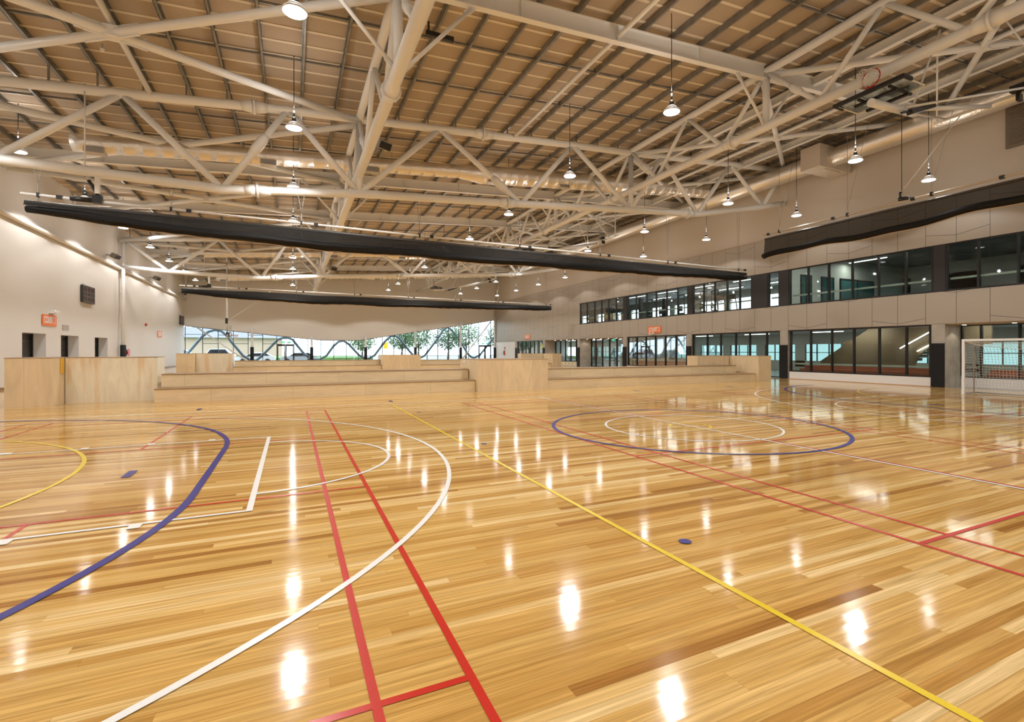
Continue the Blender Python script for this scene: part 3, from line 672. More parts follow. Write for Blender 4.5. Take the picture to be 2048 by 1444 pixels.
for i in range(N+1):
    y=yb+.1+(ya-yb)*i/N
    rings.append([m.b.verts.new((xw+.15*math.cos(2*PI*k/K)*(1+.15*math.sin(3*2*PI*k/K+i*.3)),y,ZB[i]-.02+.13*math.sin(2*PI*k/K)*(1+.15*math.sin(4*2*PI*k/K+i*.2)))) for k in range(K)])
for q,w in zip(rings,rings[1:]):
    for k in range(K): f=m.b.faces.new((q[k],w[k],w[(k+1)%K],q[(k+1)%K])); f.smooth=True
m.b.faces.new(rings[0]); m.b.faces.new(rings[-1][::-1]); bd=m.build('gathered_bundle',BLKF,t)
MB().tube([(xw-.03,yb+.1+(ya-yb)*i/N,ZB[i]-.175) for i in range(1,N)],.018,6).build('hem_cord',HEM,bd)
for y in (18.2,14.6,11.2,8.3,4,0): 
    MB().tube([(xw,y,7.9),(xw,y,Zp(xw)-.1)],.009,5).tube([(xw,y,8.2),(xw,y-1.0,Zp(xw)-.1)],.008,5).build('suspension_wire',GREYP,t); MB().box(xw-.06,xw+.06,y-.04,y+.04,7.86,8.02).box(xw-.06,xw+.06,y+.6,y+.75,7.87,7.99).build('line_pulley',BLK,t)
MB().tube([(xw,12.4,8.05),(xw,12.0,8.0)],.09,10).tube([(xw,12.35,8.05),(xw,12.35,8.35)],.05,8).build('motor',BLK,t)
MB().tube([(xw,12.3,8.3),(xw,12.3,12.2)],.014,6).build('motor_chain',BLK,t); MB().tube([(xw,12.3,8.35),(xw,9.8,11.2)],.02,6).build('motor_bracket',WALLW,t)
# ------------------------------------------------------------------ bleachers
def bleacher(y,yl,lab,thick=0):
    pass
BP=[('near',19.1),('far',42.45)]
def seatrun(x0,x1,y,h1,h2,lab):
    t=thing('bleacher_bench',lab,'bleacher',(x0,y,0))
    MB().box(x0,x1,y,y+.85,.0,h1-.03).build('lower_riser',PLY,t)
    MB().box(x0-.0,x1,y-.02,y+.85,h1-.03,h1).build('lower_tread',PLYE,t)
    MB().box(x0+.02,x1-.02 if x1<20 else x1-.5,y+.85,y+1.75,0,h2-.03).build('upper_riser',PLY,t)
    MB().box(x0+.02,x1-.02 if x1<20 else x1-.5,y+.83,y+1.75,h2-.03,h2).build('upper_tread',PLYE,t)
def block(x0,x1,y0,y1,h,mat,lab,extra=None):
    t=thing('plywood_block',lab,'plywood box',((x0+x1)/2,y0,0))
    MB().box(x0,x1,y0,y1,0,h-.02).build('sides',mat,t)
    MB().box(x0-.004,x1+.004,y0-.006,y1+.006,h-.02,h).build('top_board',PLYE,t)
    return t
for nm,y in BP:
    s='near' if nm=='near' else 'far'
    y19=y
    seatrun(-3.87,6.64,y+.08,.445,.87,'two-step light plywood bench on the left half of the %s bleacher row'%s)
    seatrun(9.78,22.28,y-.15,.42,.84,'two-step light plywood bench on the right half of the %s bleacher row'%s)
    ta=block(-7.37,-6.34,y+.26,y+2.3,1.43,PLYV if s=='near' else PLY,'tall plywood box at the left end of the %s bleacher row'%s)
    tb=block(-6.32,-4.0,y+1.15,y+2.2,1.43,PLYS,'wide %s box set back behind the left bench end of the %s bleacher row'%('brown-streaked plywood' if s=='near' else 'plywood',s))
    block(6.66,9.76,y-.25,y+2.15,1.285,PLYV,'wide plywood box in the middle of the %s bleacher row'%s)
    block(22.3,23.25,y-.35,y+1.6,1.36,PLYV,'narrow tall plywood box at the right end of the %s bleacher row'%s)
    block(19.9,22.28,y+1.62,y+2.4,1.36,PLYV,'wide plywood box set back behind the right end of the %s bench'%s)
    if s=='near':
        tag(MB().box(-6.336,-6.322,y+.82,y+1.08,.93,1.40).build('yellow_notice',simple('yellow_card',(.75,.42,.03),.5)),'small yellow notice on the side of the tall left plywood box','notice')
        tag(MB().box(6.64,6.656,y+1.35,y+1.75,1.12,1.2).build('white_plate',WHT),'small white plate on the shaded side of the middle plywood box','plate')
# ------------------------------------------------------------------ goal
gx,gy0,gy1=22.54,6.75,9.85
t=thing('futsal_goal','white futsal goal with a white net by the windows','goal',(gx,8.3,0))
for y in (gy0,gy1): MB().box(gx-.04,gx+.04,y-.04,y+.04,0,2.06).build('post',WHT,t,bevel=.008)
MB().box(gx-.04,gx+.04,gy0+.04,gy1-.04,1.98,2.06).build('crossbar',WHT,t,bevel=.008)
for y in (gy0,gy1):
    MB().tube([(gx+.04,y,.04),(gx+1.0,y,.04)],.025,10).build('base_bar',GREYP,t)
    MB().tube([(gx+.75,y,.04),(gx+.75,y,1.75),(gx+.6,y,1.95),(gx+.04,y,2.0)],.02,8).build('side_stay',GREYP,t)
MB().tube([(gx+1.0,gy0,.04),(gx+1.0,gy1,.04)],.025,10).build('base_bar',GREYP,t)
nm_=MB(); sr=.0058
def strand(a,b): nm_.tube([a,b],sr,3,False)
prof=[(gx+.06,1.98),(gx+.35,1.93),(gx+.7,1.80),(gx+.82,1.6),(gx+.88,1.2),(gx+.93,.8),(gx+.97,.4),(gx+1.0,.05)]
def pr(s):
    L=[0]
    for a,b in zip(prof,prof[1:]): L.append(L[-1]+math.hypot(b[0]-a[0],b[1]-a[1]))
    s=min(s,L[-1]-1e-6)
    for i in range(len(prof)-1):
        if L[i]<=s<=L[i+1]:
            f=(s-L[i])/(L[i+1]-L[i]); return (prof[i][0]+(prof[i+1][0]-prof[i][0])*f,prof[i][1]+(prof[i+1][1]-prof[i][1])*f)
TL=2.95; ny=31; ns=30
G=[[(lambda p,y:(p[0]+.02*math.sin(j*1.3+i),y,p[1]-.05*math.sin(PI*j/ny)*(1-i/ns)))(pr(TL*i/ns),gy0+(gy1-gy0)*j/ny) for j in range(ny+1)] for i in range(ns+1)]
for i in range(ns+1):
    for j in range(ny+1):
        if j<ny: strand(G[i][j],G[i][j+1])
        if i<ns: strand(G[i][j],G[i+1][j])
for y in (gy0,gy1):
    for k in range(20):
        z=.08+k*.1; xe=max([p[0] for p in prof if p[1]>=z] or [gx+.06])
        for a,b in zip(prof,prof[1:]):
            if b[1]<=z<=a[1]: xe=a[0]+(b[0]-a[0])*(a[1]-z)/(a[1]-b[1])
        strand((gx+.03,y,z),(xe,y,z))
    for k in range(9):
        x=gx+.1+k*.1; zt=.05
        for a,b in zip(prof,prof[1:]):
            if a[0]<=x<=b[0]: zt=a[1]+(b[1]-a[1])*(x-a[0])/(b[0]-a[0])
        strand((x,y,.04),(x,y,zt))
nm_.build('net',simple('white_cord',(.6,.57,.52),.7),t)
MB().tube([(gx+.04,gy1-.02,1.98)]+[(gx+.2+.62*math.sin(f*PI)**.7,gy1-.02-(gy1-gy0-.04)*f,1.97-.28*math.sin(f*PI)**.6) for f in [i/20 for i in range(1,20)]]+[(gx+.04,gy0+.02,1.98)],.012,5).build('net_cord',WHT,t)
# ------------------------------------------------------------------ basketball hoops
def hoop_parts(t,T):
    # modelled deployed: face towards +X at x=0, board bottom z=0, centre y=0 ; T maps to world
    def put(mb,name,mat,pa=None):
        mb.b.transform(T); o=mb.build(name,mat,pa or t); return o
    bb=put(MB().box(-.03,0,-.9,.9,0,1.05),'backboard',ACR)
    put(MB().box(-.07,.02,-.93,.93,-.05,.05).box(-.07,.02,-.93,-.87,.05,.36).box(-.07,.02,.87,.93,.05,.36),'edge_padding',BLK)
    put(MB().box(-.045,-.03,-.9,.9,1.01,1.05).box(-.045,-.03,-.9,-.86,0,1.05).box(-.045,-.03,.86,.9,0,1.05).box(.001,.004,-.295,.295,.15,.19).box(.001,.004,-.295,.295,.56,.6).box(.001,.004,-.295,-.255,.15,.6).box(.001,.004,.255,.295,.15,.6),'board_frame',WHT,bb)
    r=MB().tube([(.385+.235*math.cos(a),.235*math.sin(a),.16) for a in [2*PI*i/32 for i in range(33)]],.018,8)
    r.box(0,.17,-.06,.06,.135,.15).box(0,.02,-.09,.09,.06,.2).obox((.02,-.05,.07),(.16,-.12,.15),.012,.03).obox((.02,.05,.07),(.16,.12,.15),.012,.03)
    rm=put(r,'rim',RED)
    n=MB(); Kn=12
    lv=[(.235,.155),(.205,.05),(.165,-.06),(.135,-.17),(.13,-.27)]
    for a,(p,q) in enumerate(zip(lv,lv[1:])):
        for k in range(Kn):
            o0=(a%2)*.5
            t0=2*PI*(k+o0)/Kn
            for s_ in (-.5,.5):
                t1=t0+s_*2*PI/Kn; n.tube([(.385+p[0]*math.cos(t0),p[0]*math.sin(t0),p[1]),(.385+q[0]*math.cos(t1),q[0]*math.sin(t1),q[1])],.008,4,False)
    put(n,'net',WHT,rm)
def fold_hoop(y,lab,x0=14.05,z0=8.68):
    t=thing('basketball_hoop',lab,'basketball hoop',(x0,y,z0))
    # folded: board lies flat, face up, bottom edge towards -X
    T=Matrix.Translation((x0,y,z0))@Matrix(((0,0,1,0),(0,1,0,0),(1,0,0,0),(0,0,0,1)))
    hoop_parts(t,T)
    xe=20.6; ze=9.75
    MB().tube([(x0+.15,y+.0,z0-.28),(x0+1.7,y,z0-.18)],.11,14).tube([(x0+1.7,y,z0-.14),(xe,y,ze-.1)],.07,12).build('mast',WHT,t)
    MB().obox((x0+1.1,y-.5,z0-.08),(x0+.1,y-.5,z0-.08),.07,.05).obox((x0+1.1,y+.3,z0-.08),(x0+.1,y+.3,z0-.08),.07,.05).obox((x0+.9,y-.55,z0-.12),(x0+.9,y+.55,z0-.12),.09,.06).obox((x0+.35,y-.55,z0-.12),(x0+.35,y+.55,z0-.12),.09,.06).build('mounting_frame',BLK,t)
    MB().obox((x0+1.8,y-.1,z0-.25),(x0+3.0,y-.1,z0+.2),.16,.14).obox((x0+1.4,y-.1,z0-.35),(x0+2.0,y-.1,z0-.15),.05,.05).build('height_adjuster',BLK,t)
    for s_ in (-1,1): MB().tube([(x0+1.6,y+s_*.12,z0-.15),(xe,y+s_*1.25,ze)],.035,8).build('side_brace',WHT,t)
    MB().tube([(x0+2.2,y,z0+.1),(x0+3.6,y,Zp(x0+3.6)-.5)],.03,8).build('fold_stay',WHT,t)
    for dx in (0,.18): MB().box(xe+dx,xe+dx+.06,y-2.3,y+1.6,ze-.05+dx*.5,ze+.02+dx*.5).build('hinge_beam',WHT,t)
    for yy in (-2.2,1.5): MB().tube([(xe+.05,y+yy,ze),(xe+.05,y+yy,Zp(xe)-.05)],.03,8).build('hanger_post',WHT,t)
    MB().tube([(xe+.05,y+1.5,ze),(xe-1.4,y+.8,Zp(xe-1.4)-.05)],.025,6).tube([(xe+.05,y-1.5,ze),(xe-1.4,y-.8,Zp(xe-1.4)-.05)],.025,6).build('diagonal_stay',WHT,t)
    MB().box(xe-.25,xe-.02,y-1.0,y-.6,ze,ze+.2).box(xe-.1,xe+.12,y-.8,y-.7,ze-.25,ze).build('winch',BLK,t)
    MB().tube([(x0+.6,y,z0+.02),(17.6,y,Zp(17.6)-.3)],.006,4).tube([(x0+2.4,y+.3,z0+.1),(xe,y-.7,ze+.1)],.012,4).build('lift_cable',GREYP,t)
fold_hoop(8.3,'ceiling-mounted basketball hoop folded up with red rim over the near court')
fold_hoop(8.3+PITCH,'ceiling-mounted basketball hoop folded up beyond the near divider curtain')
fold_hoop(8.3+2*PITCH,'ceiling-mounted basketball hoop folded up in the far court beyond the far curtain')
def down_hoop(x,y,lab):
    t=thing('basketball_hoop',lab,'basketball hoop',(x,y,2.9))
    hoop_parts(t,Matrix.Translation((x,y,2.9)))
    MB().tube([(x-.25,y,2.7),(x-.3,y,9.7)],.07,12).build('mast',WHT,t)
    MB().obox((x-.25,y-.4,3.2),(x-.02,y-.4,3.2),.05,.05).obox((x-.25,y+.4,3.2),(x-.02,y+.4,3.2),.05,.05).box(x-.3,x-.2,y-.5,y+.5,3.1,3.3).build('mounting_frame',BLK,t)
    MB().tube([(x-.3,y,4.3),(x+2.6,y,6.6),(x+3.2,y,7.2)],.03,8).build('side_brace',WHT,t)
    MB().box(x-.4,x-.2,y-.12,y+.12,4.1,4.6).build('height_adjuster',BLK,t)
    MB().box(x-.9,x+.5,y-.9,y-.84,9.2,9.3).box(x-.9,x+.5,y+.84,y+.9,9.2,9.3).box(x-.34,x-.26,y-.9,y+.9,9.2,9.3).tube([(x-.3,y,9.3),(x-.3,y,Zp(x)+.2)],.05,8).build('ceiling_frame',WHT,t)
down_hoop(-5.1,53.5,'lowered basketball hoop hanging on a white mast in front of the back windows')
# ------------------------------------------------------------------ wall items
def rotZ(a): return Matrix.Rotation(a,4,'Z')
def sign_board(x,y,z,txt,face,lab,h=.54,w=1.6,mat=ORG):
    t=thing('court_sign',lab,'sign',(x,y,z)); d=.02*face
    pn=MB().box(min(x,x+d),max(x,x+d),y-w/2,y+w/2,z-h/2,z+h/2).build('panel',mat,t,bevel=.004)
    rz=R(90) if face>0 else R(-90)
    M=Matrix.Translation((x+d*1.1,y,z))@rotZ(rz)@Matrix.Rotation(R(90),4,'X')
    text_obj('lettering',txt,h*.86,WHT,pn,M,.68)
sign_board(XL+.02,32.6,3.12,'COURT 2',1,'orange COURT 2 sign on the left wall above the shutters')
sign_board(XR-.02,31.75,3.30,'COURT 2',-1,'orange COURT 2 sign on the right wall below the gym windows')
sign_board(XL+.02,55.4,3.12,'COURT 3',1,'COURT 3 sign on the left wall beyond the far white column')
sign_board(XR-.02,55.6,3.30,'COURT 3',-1,'COURT 3 sign on the right wall near the back corner')
for y,x,f,l in ((32.9,XL,1,'above the COURT 2 sign on the left wall'),(31.9,XR,-1,'under the COURT 2 sign on the right wall')):
    t=thing('emergency_light','small white emergency light '+l,'light fitting',(x,y,3.5 if f>0 else 2.9)); z=3.47 if f>0 else 2.93
    MB().box(min(x,x+f*.22),max(x,x+f*.22),y-.3,y+.3,z,z+.05).build('body',WHT,t)
    for s_ in (-.2,.2): MB().ico((x+f*.2,y+s_,z+.1),(.07,.07,.07),2).build('lamp_head',WHT,t)
tag(MB().box(XL,XL+.03,34.2,35.0,2.71,2.99).build('wall_vent',simple('grey_vent',(.42,.40,.38),.6)),'small grey vent on the left wall right of the COURT 2 sign','vent')
def scoreboard(y0,y1,lab):
    t=thing('scoreboard',lab,'scoreboard',(XL+.1,(y0+y1)/2,4.4))
    cs=MB().box(XL+.02,XL+.14,y0,y1,4.4,5.38).build('case',simple('scoreboard_case_%d'%y0,(.03,.026,.024),.4),t,bevel=.01)
    w=y1-y0; m=MB(); dk=MB(); 
    def seg(cy,cz,h):
        ww=h*.5
        for (a,b,c,d) in ((-1,1,.92,1),(-1,1,-.04,.04),(-1,1,-1,-.92),(-1,-.8,0,1),(.8,1,0,1),(-1,-.8,-1,0),(.8,1,-1,0)):
            m.box(XL+.14,XL+.145,cy+a*ww/2,cy+b*ww/2,cz+c*h/2,cz+d*h/2)
    for cy in (.13,.26,.74,.87): seg(y0+w*cy,5.15,.26); seg(y0+w*cy,4.62,.22)
    for cy in (.42,.5,.58): seg(y0+w*cy,5.15,.2); seg(y0+w*cy,4.88,.14); seg(y0+w*cy,4.62,.14)
    m.build('digits',simple('unlit_red_digits_%d'%y0,(.16,.05,.045),.4),cs)
    m=MB()
    for z in (4.45,4.76,5.0,5.33): m.box(XL+.14,XL+.144,y0+.03,y1-.03,z,z+.012)
    for q in (.36,.64): m.box(XL+.14,XL+.144,y0+w*q,y0+w*q+.015,4.45,5.33)
    m.build('divider_lines',GREYP,cs)
    MB().tube([(XL+.08,y0+.35,5.38),(XL+.08,y0+.35,5.5),(XL+.02,y0+.35,5.5)],.02,6).build('conduit',WHT,t)
scoreboard(36.64,38.53,'black electronic scoreboard on the left wall nearest the viewer')
scoreboard(64.2,66.1,'black electronic scoreboard at the far end of the left wall')
def speaker(x,y,z,lab,face):
    t=thing('loudspeaker',lab,'speaker',(x,y,z))
    m=MB().box(-.15,.15,-.27,.27,-.15,.15); m.b.transform(Matrix.Translation((x,y,z))@rotZ(face)@Matrix.Rotation(R(28),4,'Y')); m.build('cabinet',simple('grey_cabinet',(.30,.29,.28),.5),t,bevel=.02)
    m=MB().box(.15,.16,-.24,.24,-.12,.12); m.b.transform(Matrix.Translation((x,y,z))@rotZ(face)@Matrix.Rotation(R(28),4,'Y')); m.build('front_grille',BLK,t)
    xb=XL-.02 if x<0 else 2.35
    m=MB().obox((xb,y,z+.05 if x<0 else 8.4),(x,y,z+.05),.06,.06).build('bracket',GREYP,t)
speaker(XL+.5,41.0,7.75,'grey angled loudspeaker on the left wall, nearest of the three above the girt tube',R(-20))
speaker(XL+.5,52.0,7.75,'grey angled loudspeaker on the left wall, middle of the three',R(-20))
speaker(XL+.5,63.8,7.7,'grey angled loudspeaker on the left wall, farthest of the three',R(-20))
speaker(2.95,18.6,9.05,'grey loudspeaker hanging beside the centre truss in front of the near cross truss',R(-60))
speaker(2.95,43.0,8.2,'grey loudspeaker hanging beside the centre truss near the far cross truss',R(-60))
tag(MB().tube([(XL,50.6,3.75),(XL+.08,50.6,3.75)],.12,14).tube([(XL+.08,50.6,3.75),(XL+.14,50.6,3.75)],.06,12).build('fire_alarm',RED),'round red fire alarm on the left wall right of the white column','alarm')
t=thing('fire_extinguisher','red fire extinguisher on the white wall at the far right corner','extinguisher',(25.9,62.9,1.2))
MB().lathe((25.88,62.9,1.0),[(.02,0),(.085,.01),(.09,.05),(.09,.48),(.06,.56),(.03,.6)],16).build('cylinder',RED,t)
MB().box(25.83,25.93,62.87,62.93,1.6,1.68).tube([(25.85,62.9,1.63),(25.75,62.9,1.5),(25.77,62.9,1.15)],.012,6).build('hose_and_valve',BLK,t)
tag(MB().box(25.97,25.99,62.7,63.1,1.85,2.1).build('wall_sign',RED),'red sign above the fire extinguisher','sign')
def exit_sign(x,y,z,ax,lab):
    t=thing('exit_sign',lab,'exit sign',(x,y,z))
    if ax=='x':
        pn=MB().box(x-.03,x,y-.19,y+.19,z-.1,z+.1).build('panel',GRN,t); m=MB().box(x-.036,x-.03,y-.03,y+.02,z-.07,z+.05).box(x-.036,x-.03,y+.08,y+.14,z-.07,z+.07)
        m.ico((x-.033,y-.005,z+.07),(.004,.02,.02),1).build('running_figure',WHT,pn)
    else:
        pn=MB().box(x-.19,x+.19,y-.03,y,z-.1,z+.1).build('panel',GRN,t); m=MB().box(x-.05,x,y-.036,y-.03,z-.07,z+.05).box(x+.08,x+.14,y-.036,y-.03,z-.07,z+.07)
        m.ico((x-.02,y-.033,z+.07),(.02,.004,.02),1).build('running_figure',WHT,pn)
exit_sign(27.30,39.3,2.62,'x','green exit sign above the entrance doors in the right wall')
exit_sign(-.95,66.86,2.62,'y','left of the two green exit signs above the left back door')
exit_sign(-.35,66.86,2.62,'y','right of the two green exit signs above the left back door')
exit_sign(24.3,66.86,2.6,'y','left of the two green exit signs above the right back door')
exit_sign(24.9,66.86,2.6,'y','right of the two green exit signs above the right back door')
# soffit downlights
sl=[(11.6,'above the goal'),(9.9,'right of the goal post'),(8.2,'farther right of the goal')]+[(36.6+1.25*i,'%s from the viewer above the entrance doors'%ords[i]) for i in range(6)]+[(44.4+1.3*i,'%s from the viewer in the recess past the doors'%ords[i]) for i in range(5)]
for y,l in sl:
    t=thing('soffit_downlight','small round soffit downlight, '+l,'downlight',(26.6,y,2.77))
    MB().tube([(26.62,y,2.765),(26.62,y,2.78)],.09,16).build('trim_ring',WHT,t); MB().tube([(26.62,y,2.76),(26.62,y,2.766)],.07,16).build('lens',LENS,t)
    l_=bpy.data.lights.new('downlight','SPOT'); l_.energy=18; l_.color=(1,.85,.65); l_.spot_size=R(110); l_.shadow_soft_size=.07; lo=bpy.data.objects.new('downlight',l_); C.objects.link(lo); lo.location=(0,0,-.03); lo.parent=t
# smoke detectors + camera on roof
for i,(x,y,l) in enumerate(((3.4,18.7,'beside the near cross truss'),(-4.9,18.3,'above the left lamp cable'),(13.9,18.0,'beside the gym-side truss'))):
    t=thing('smoke_detector','small white smoke detector under the roof '+l,'detector',(x,y,Zp(x)-.2)); z=Zp(x)-.1
    MB().lathe((x,y,z-.12),[(.03,0),(.055,.03),(.06,.07),(.06,.09)],14).build('sensor_head',WHT,t); MB().tube([(x,y,z-.04),(x,y,z+.12)],.015,6).build('stem',GREYP,t)
MB_=MB().box(3.4,4.2,14.0,14.12,10.55,10.68).box(3.45,3.5,14.03,14.09,10.68,Zp(3.5)); tag(MB_.build('sensor_bar',BLK),'small black sensor bar under the roof beside the centre truss','sensor')
# white round objects: timber bench with holes in the recess
t=thing('timber_plinth_seat','low plywood seat with round holes at the foot of the recessed windows','bench',(26.9,47,0))
MB().box(26.75,27.2,44.0,50.8,.02,.42).build('seat_box',PLY,t); m=MB()
for i in range(9): m.tube([(26.745,44.5+.75*i,.24),(26.755,44.5+.75*i,.24)],.06,14)
m.build('vent_holes',BLK,t)
# ------------------------------------------------------------------ rooms behind the right wall
DG=simple('dark_grey_ceiling',(.27,.26,.235),.8,noise=.3,nscale=.8)
GW=simple('grey_green_wall',(.50,.53,.48),.6)
TILE=simple('grey_lobby_floor',(.24,.23,.21),.25)
CARP=simple('gym_carpet',(.05,.05,.05),.9)
XE=38.0
MB().box(26.1,XE,YF,YB,-.25,-.0).build('floor_lobby',TILE)['kind']='structure'
m=MB().box(26.16,XE,YF,YB,3.3,3.95); o=m.build('floor_gym',CARP); o['kind']='structure'
MB().box(26.2,XE,YF,YB,3.0,3.3).build('ceiling_lobby',simple('white_lobby_ceiling',(.5,.49,.46),.7))['kind']='structure'
MB().box(26.31,XE,YF,YB,7.3,7.4).build('ceiling_gym',DG)['kind']='structure'
# east wall with big windows
m=MB(); y=YF
m.box(XE,XE+.2,YF,YB,2.15,4.5).box(XE,XE+.2,YF,YB,6.6,7.4).box(XE,XE+.2,YF,YB,0,.8)
for y in [YF+3.9*i for i in range(18)]: m.box(XE,XE+.2,y,y+.9,.3,2.15)
for y in [YF+3.9*i for i in range(18)]: m.box(XE,XE+.2,y,y+(2.2 if not 26<y<44 else .8),4.5,6.6)
m.box(XE,XE+.2,YF,26.5,5.35,6.6)
wE=m.build('wall_far_right',GW); wE['kind']='structure'
MB().quad((XE+.1,YF,4.4),(XE+.1,26.5,4.4),(XE+.1,26.5,5.4),(XE+.1,YF,5.4)).build('upper_glass',TEAL,wE)
gp=MB().box(26.3,XE,20.0,20.15,3.95,7.3).build('wall_gym_partition',GW); gp['kind']='structure'
for x0,x1 in ((27.3,28.3),(29.2,30.4),(31.0,34.5)):
    m=MB().box(x0,x0+.08,19.94,20.0,4.5,6.1).box(x1-.08,x1,19.94,20.0,4.5,6.1).box(x0,x1,19.94,20.0,4.42,4.5).box(x0,x1,19.94,20.0,6.1,6.18).box((x0+x1)/2-.04,(x0+x1)/2+.04,19.94,20.0,4.5,6.1); m.build('inner_window_frame',DARKF,gp)
    MB().box(x0+.08,x1-.08,19.97,19.99,4.5,6.1).build('inner_window_pane',simple('dark_teal_pane_%d'%x0,(.05,.13,.13),.15),gp)
MB().box(26.3,XE,YB-.1,YB,0,7.3).box(26.3,XE,YF-.1,YF,0,7.3).build('wall_room_ends',GW)['kind']='structure'
MB().box(31.0,31.12,36,43.2,0,3.0).build('wall_lobby_inner',WALLW)['kind']='structure'
# window mullions in the lobby's far side
for i,y in enumerate([YF+3.9*k+.9 for k in range(17)]):
    if y>62: break
    w=bpy.data.objects.new('window_%d'%(19+i),None); C.objects.link(w); w.location=(XE,y,0); w['kind']='structure'
    m=MB()
    for q in (0,1,2,3): m.box(XE+.03,XE+.12,y+q-.03 if q else y,y+q+.03,.8,2.15)
    m.box(XE+.03,XE+.12,y,y+3,1.45,1.5).build('frame',DARKF,w)
    MB().quad((XE+.08,y,.8),(XE+.08,y+3,.8),(XE+.08,y+3,2.15),(XE+.08,y,2.15)).build('pane',TEAL,w)
# stair with solid soffit behind the near glazing
STA,STB=19.9,16.9
BRN=simple('brown_ply_lining',(.30,.22,.13),.5)
t=thing('lobby_stair','brown-lined staircase rising behind the near ground-floor windows','staircase',(30,15,0))
m=MB().prism([(STA,1.0),(STB,2.95),(11.6,2.95),(11.6,1.95),(13.9,1.9),(14.3,1.65),(14.6,1.3),(14.75,.9),(14.75,.02),(STA,.02)],'x',29.0,29.1); m.build('side_wall',BRN,t)
m=MB()
for k in range(16): m.box(29.2,31.0,17.5-k*.3-.3,17.5-k*.3,.0+k*.18,.16+k*.18)
m.build('steps',CONC,t)
for a,b,l in (((28.7,15.3,1.75),(28.7,13.85,2.62),'longer upper'),((28.9,14.6,1.6),(28.9,14.05,1.92),'shorter lower'),):
    tag(MB().tube([a,b],.028,6).build('handrail_light',STRIP),'glowing white line light slanting along the staircase behind the windows, '+l,'strip light')
# orange benches
OB=simple('terracotta_upholstery',(.55,.15,.08),.7)
for a,b,l in ((12.8,19.6,'behind the windows beside the goal'),(28.3,35.2,'behind the windows under the COURT 2 sign'),(5,11.3,'behind the goal')):
    t=thing('lobby_bench','long terracotta upholstered bench '+l,'bench',(27.9 if b<12 else 26.9,a,0)); x0=27.7 if b<12 else 26.7
    MB().box(x0,x0+.5,a,b,.42,.6).build('seat_cushion',OB,t,bevel=.02); MB().box(x0+.05,x0+.45,a+.1,b-.1,0,.42).build('base',BLK,t); MB().box(x0+.42,x0+.55,a,b,.6,.78).build('backrest',OB,t)
# reception
t=thing('reception_counter','white and timber reception counter seen through the entrance doors','counter',(29.8,39,0))
MB().box(29.6,30.2,37.5,41.5,0,1.05).build('front_panel',WALLW,t); MB().box(29.5,30.3,37.4,41.6,1.05,1.1).build('worktop',simple('pale_blue_top',(.25,.42,.5),.4),t)
for i,(y,c) in enumerate(((38.2,(.35,.18,.08)),(39.6,(.45,.2,.08)),(40.8,(.3,.17,.1)))):
    tag(MB().box(30.9,30.98,y,y+.9,1.2,2.1).build('wall_display',simple('brown_display_%d'%i,c,.5)),'brown display board behind the reception counter, %s from the viewer'%ords[i],'display board')
# round pillar, planters...
t=thing('umbrella_planter','mustard mushroom-shaped shade seen through the near ground-floor windows','parasol',(33.5,20.5,0))
MB().lathe((33.5,20.5,0),[(.05,0),(.05,2.2)],10).build('pole',simple('mustard_pole',(.5,.28,.05),.5),t); MB().lathe((33.5,20.5,2.05),[(.75,0),(.7,.12),(.4,.26),(.05,.32)],20).build('canopy',simple('mustard_canopy',(.65,.34,.05),.5),t)
# lobby + gym strip lights
def strip(x,y0,y1,z,lab,energy,ax='y'):
    t=thing('strip_light',lab,'strip light',(x,(y0+y1)/2,z))
    MB().box(x-.035,x+.035,y0,y1,z,z+.04).build('diffuser',STRIP,t)
    l=bpy.data.lights.new('strip_glow','AREA'); l.shape='RECTANGLE'; l.size=.1; l.size_y=y1-y0; l.energy=energy; l.color=(1,.95,.88)
    o=bpy.data.objects.new('strip_glow',l); C.objects.link(o); o.parent=t; o.location=(0,0,-.02)
n=0
for x in (28.4,31.5,34.5):
    for y in range(-2,64,6):
        if x>30 and y<6: continue
        strip(x,y,y+2.4,2.95,'white linear ceiling light in the ground-floor lobby, %s metres row, %s along'%({28.4:'window-side',31.5:'middle',34.5:'outer'}[x],ords[(y+2)//6]),26); n+=1
for x in (28.0,31.2,34.4):
    for k,y in enumerate((21.5,26.0,30.5,35.0,39.5)):
        strip(x,y,y+2.6,7.0,'white linear ceiling light in the upstairs gym, %s row, %s along'%({28.0:'window-side',31.2:'middle',34.4:'outer'}[x],ords[k]),75)
for k,(y,x) in enumerate(((13.2,27.2),(16.5,27.2),(5,30),(11.6,29.0),(17.5,31.5),(9,27.4))):
    strip(x,y,y+2.2,7.1,'thin white ceiling light in the upstairs studio next to the gym, %s of six'%ords[k],60)
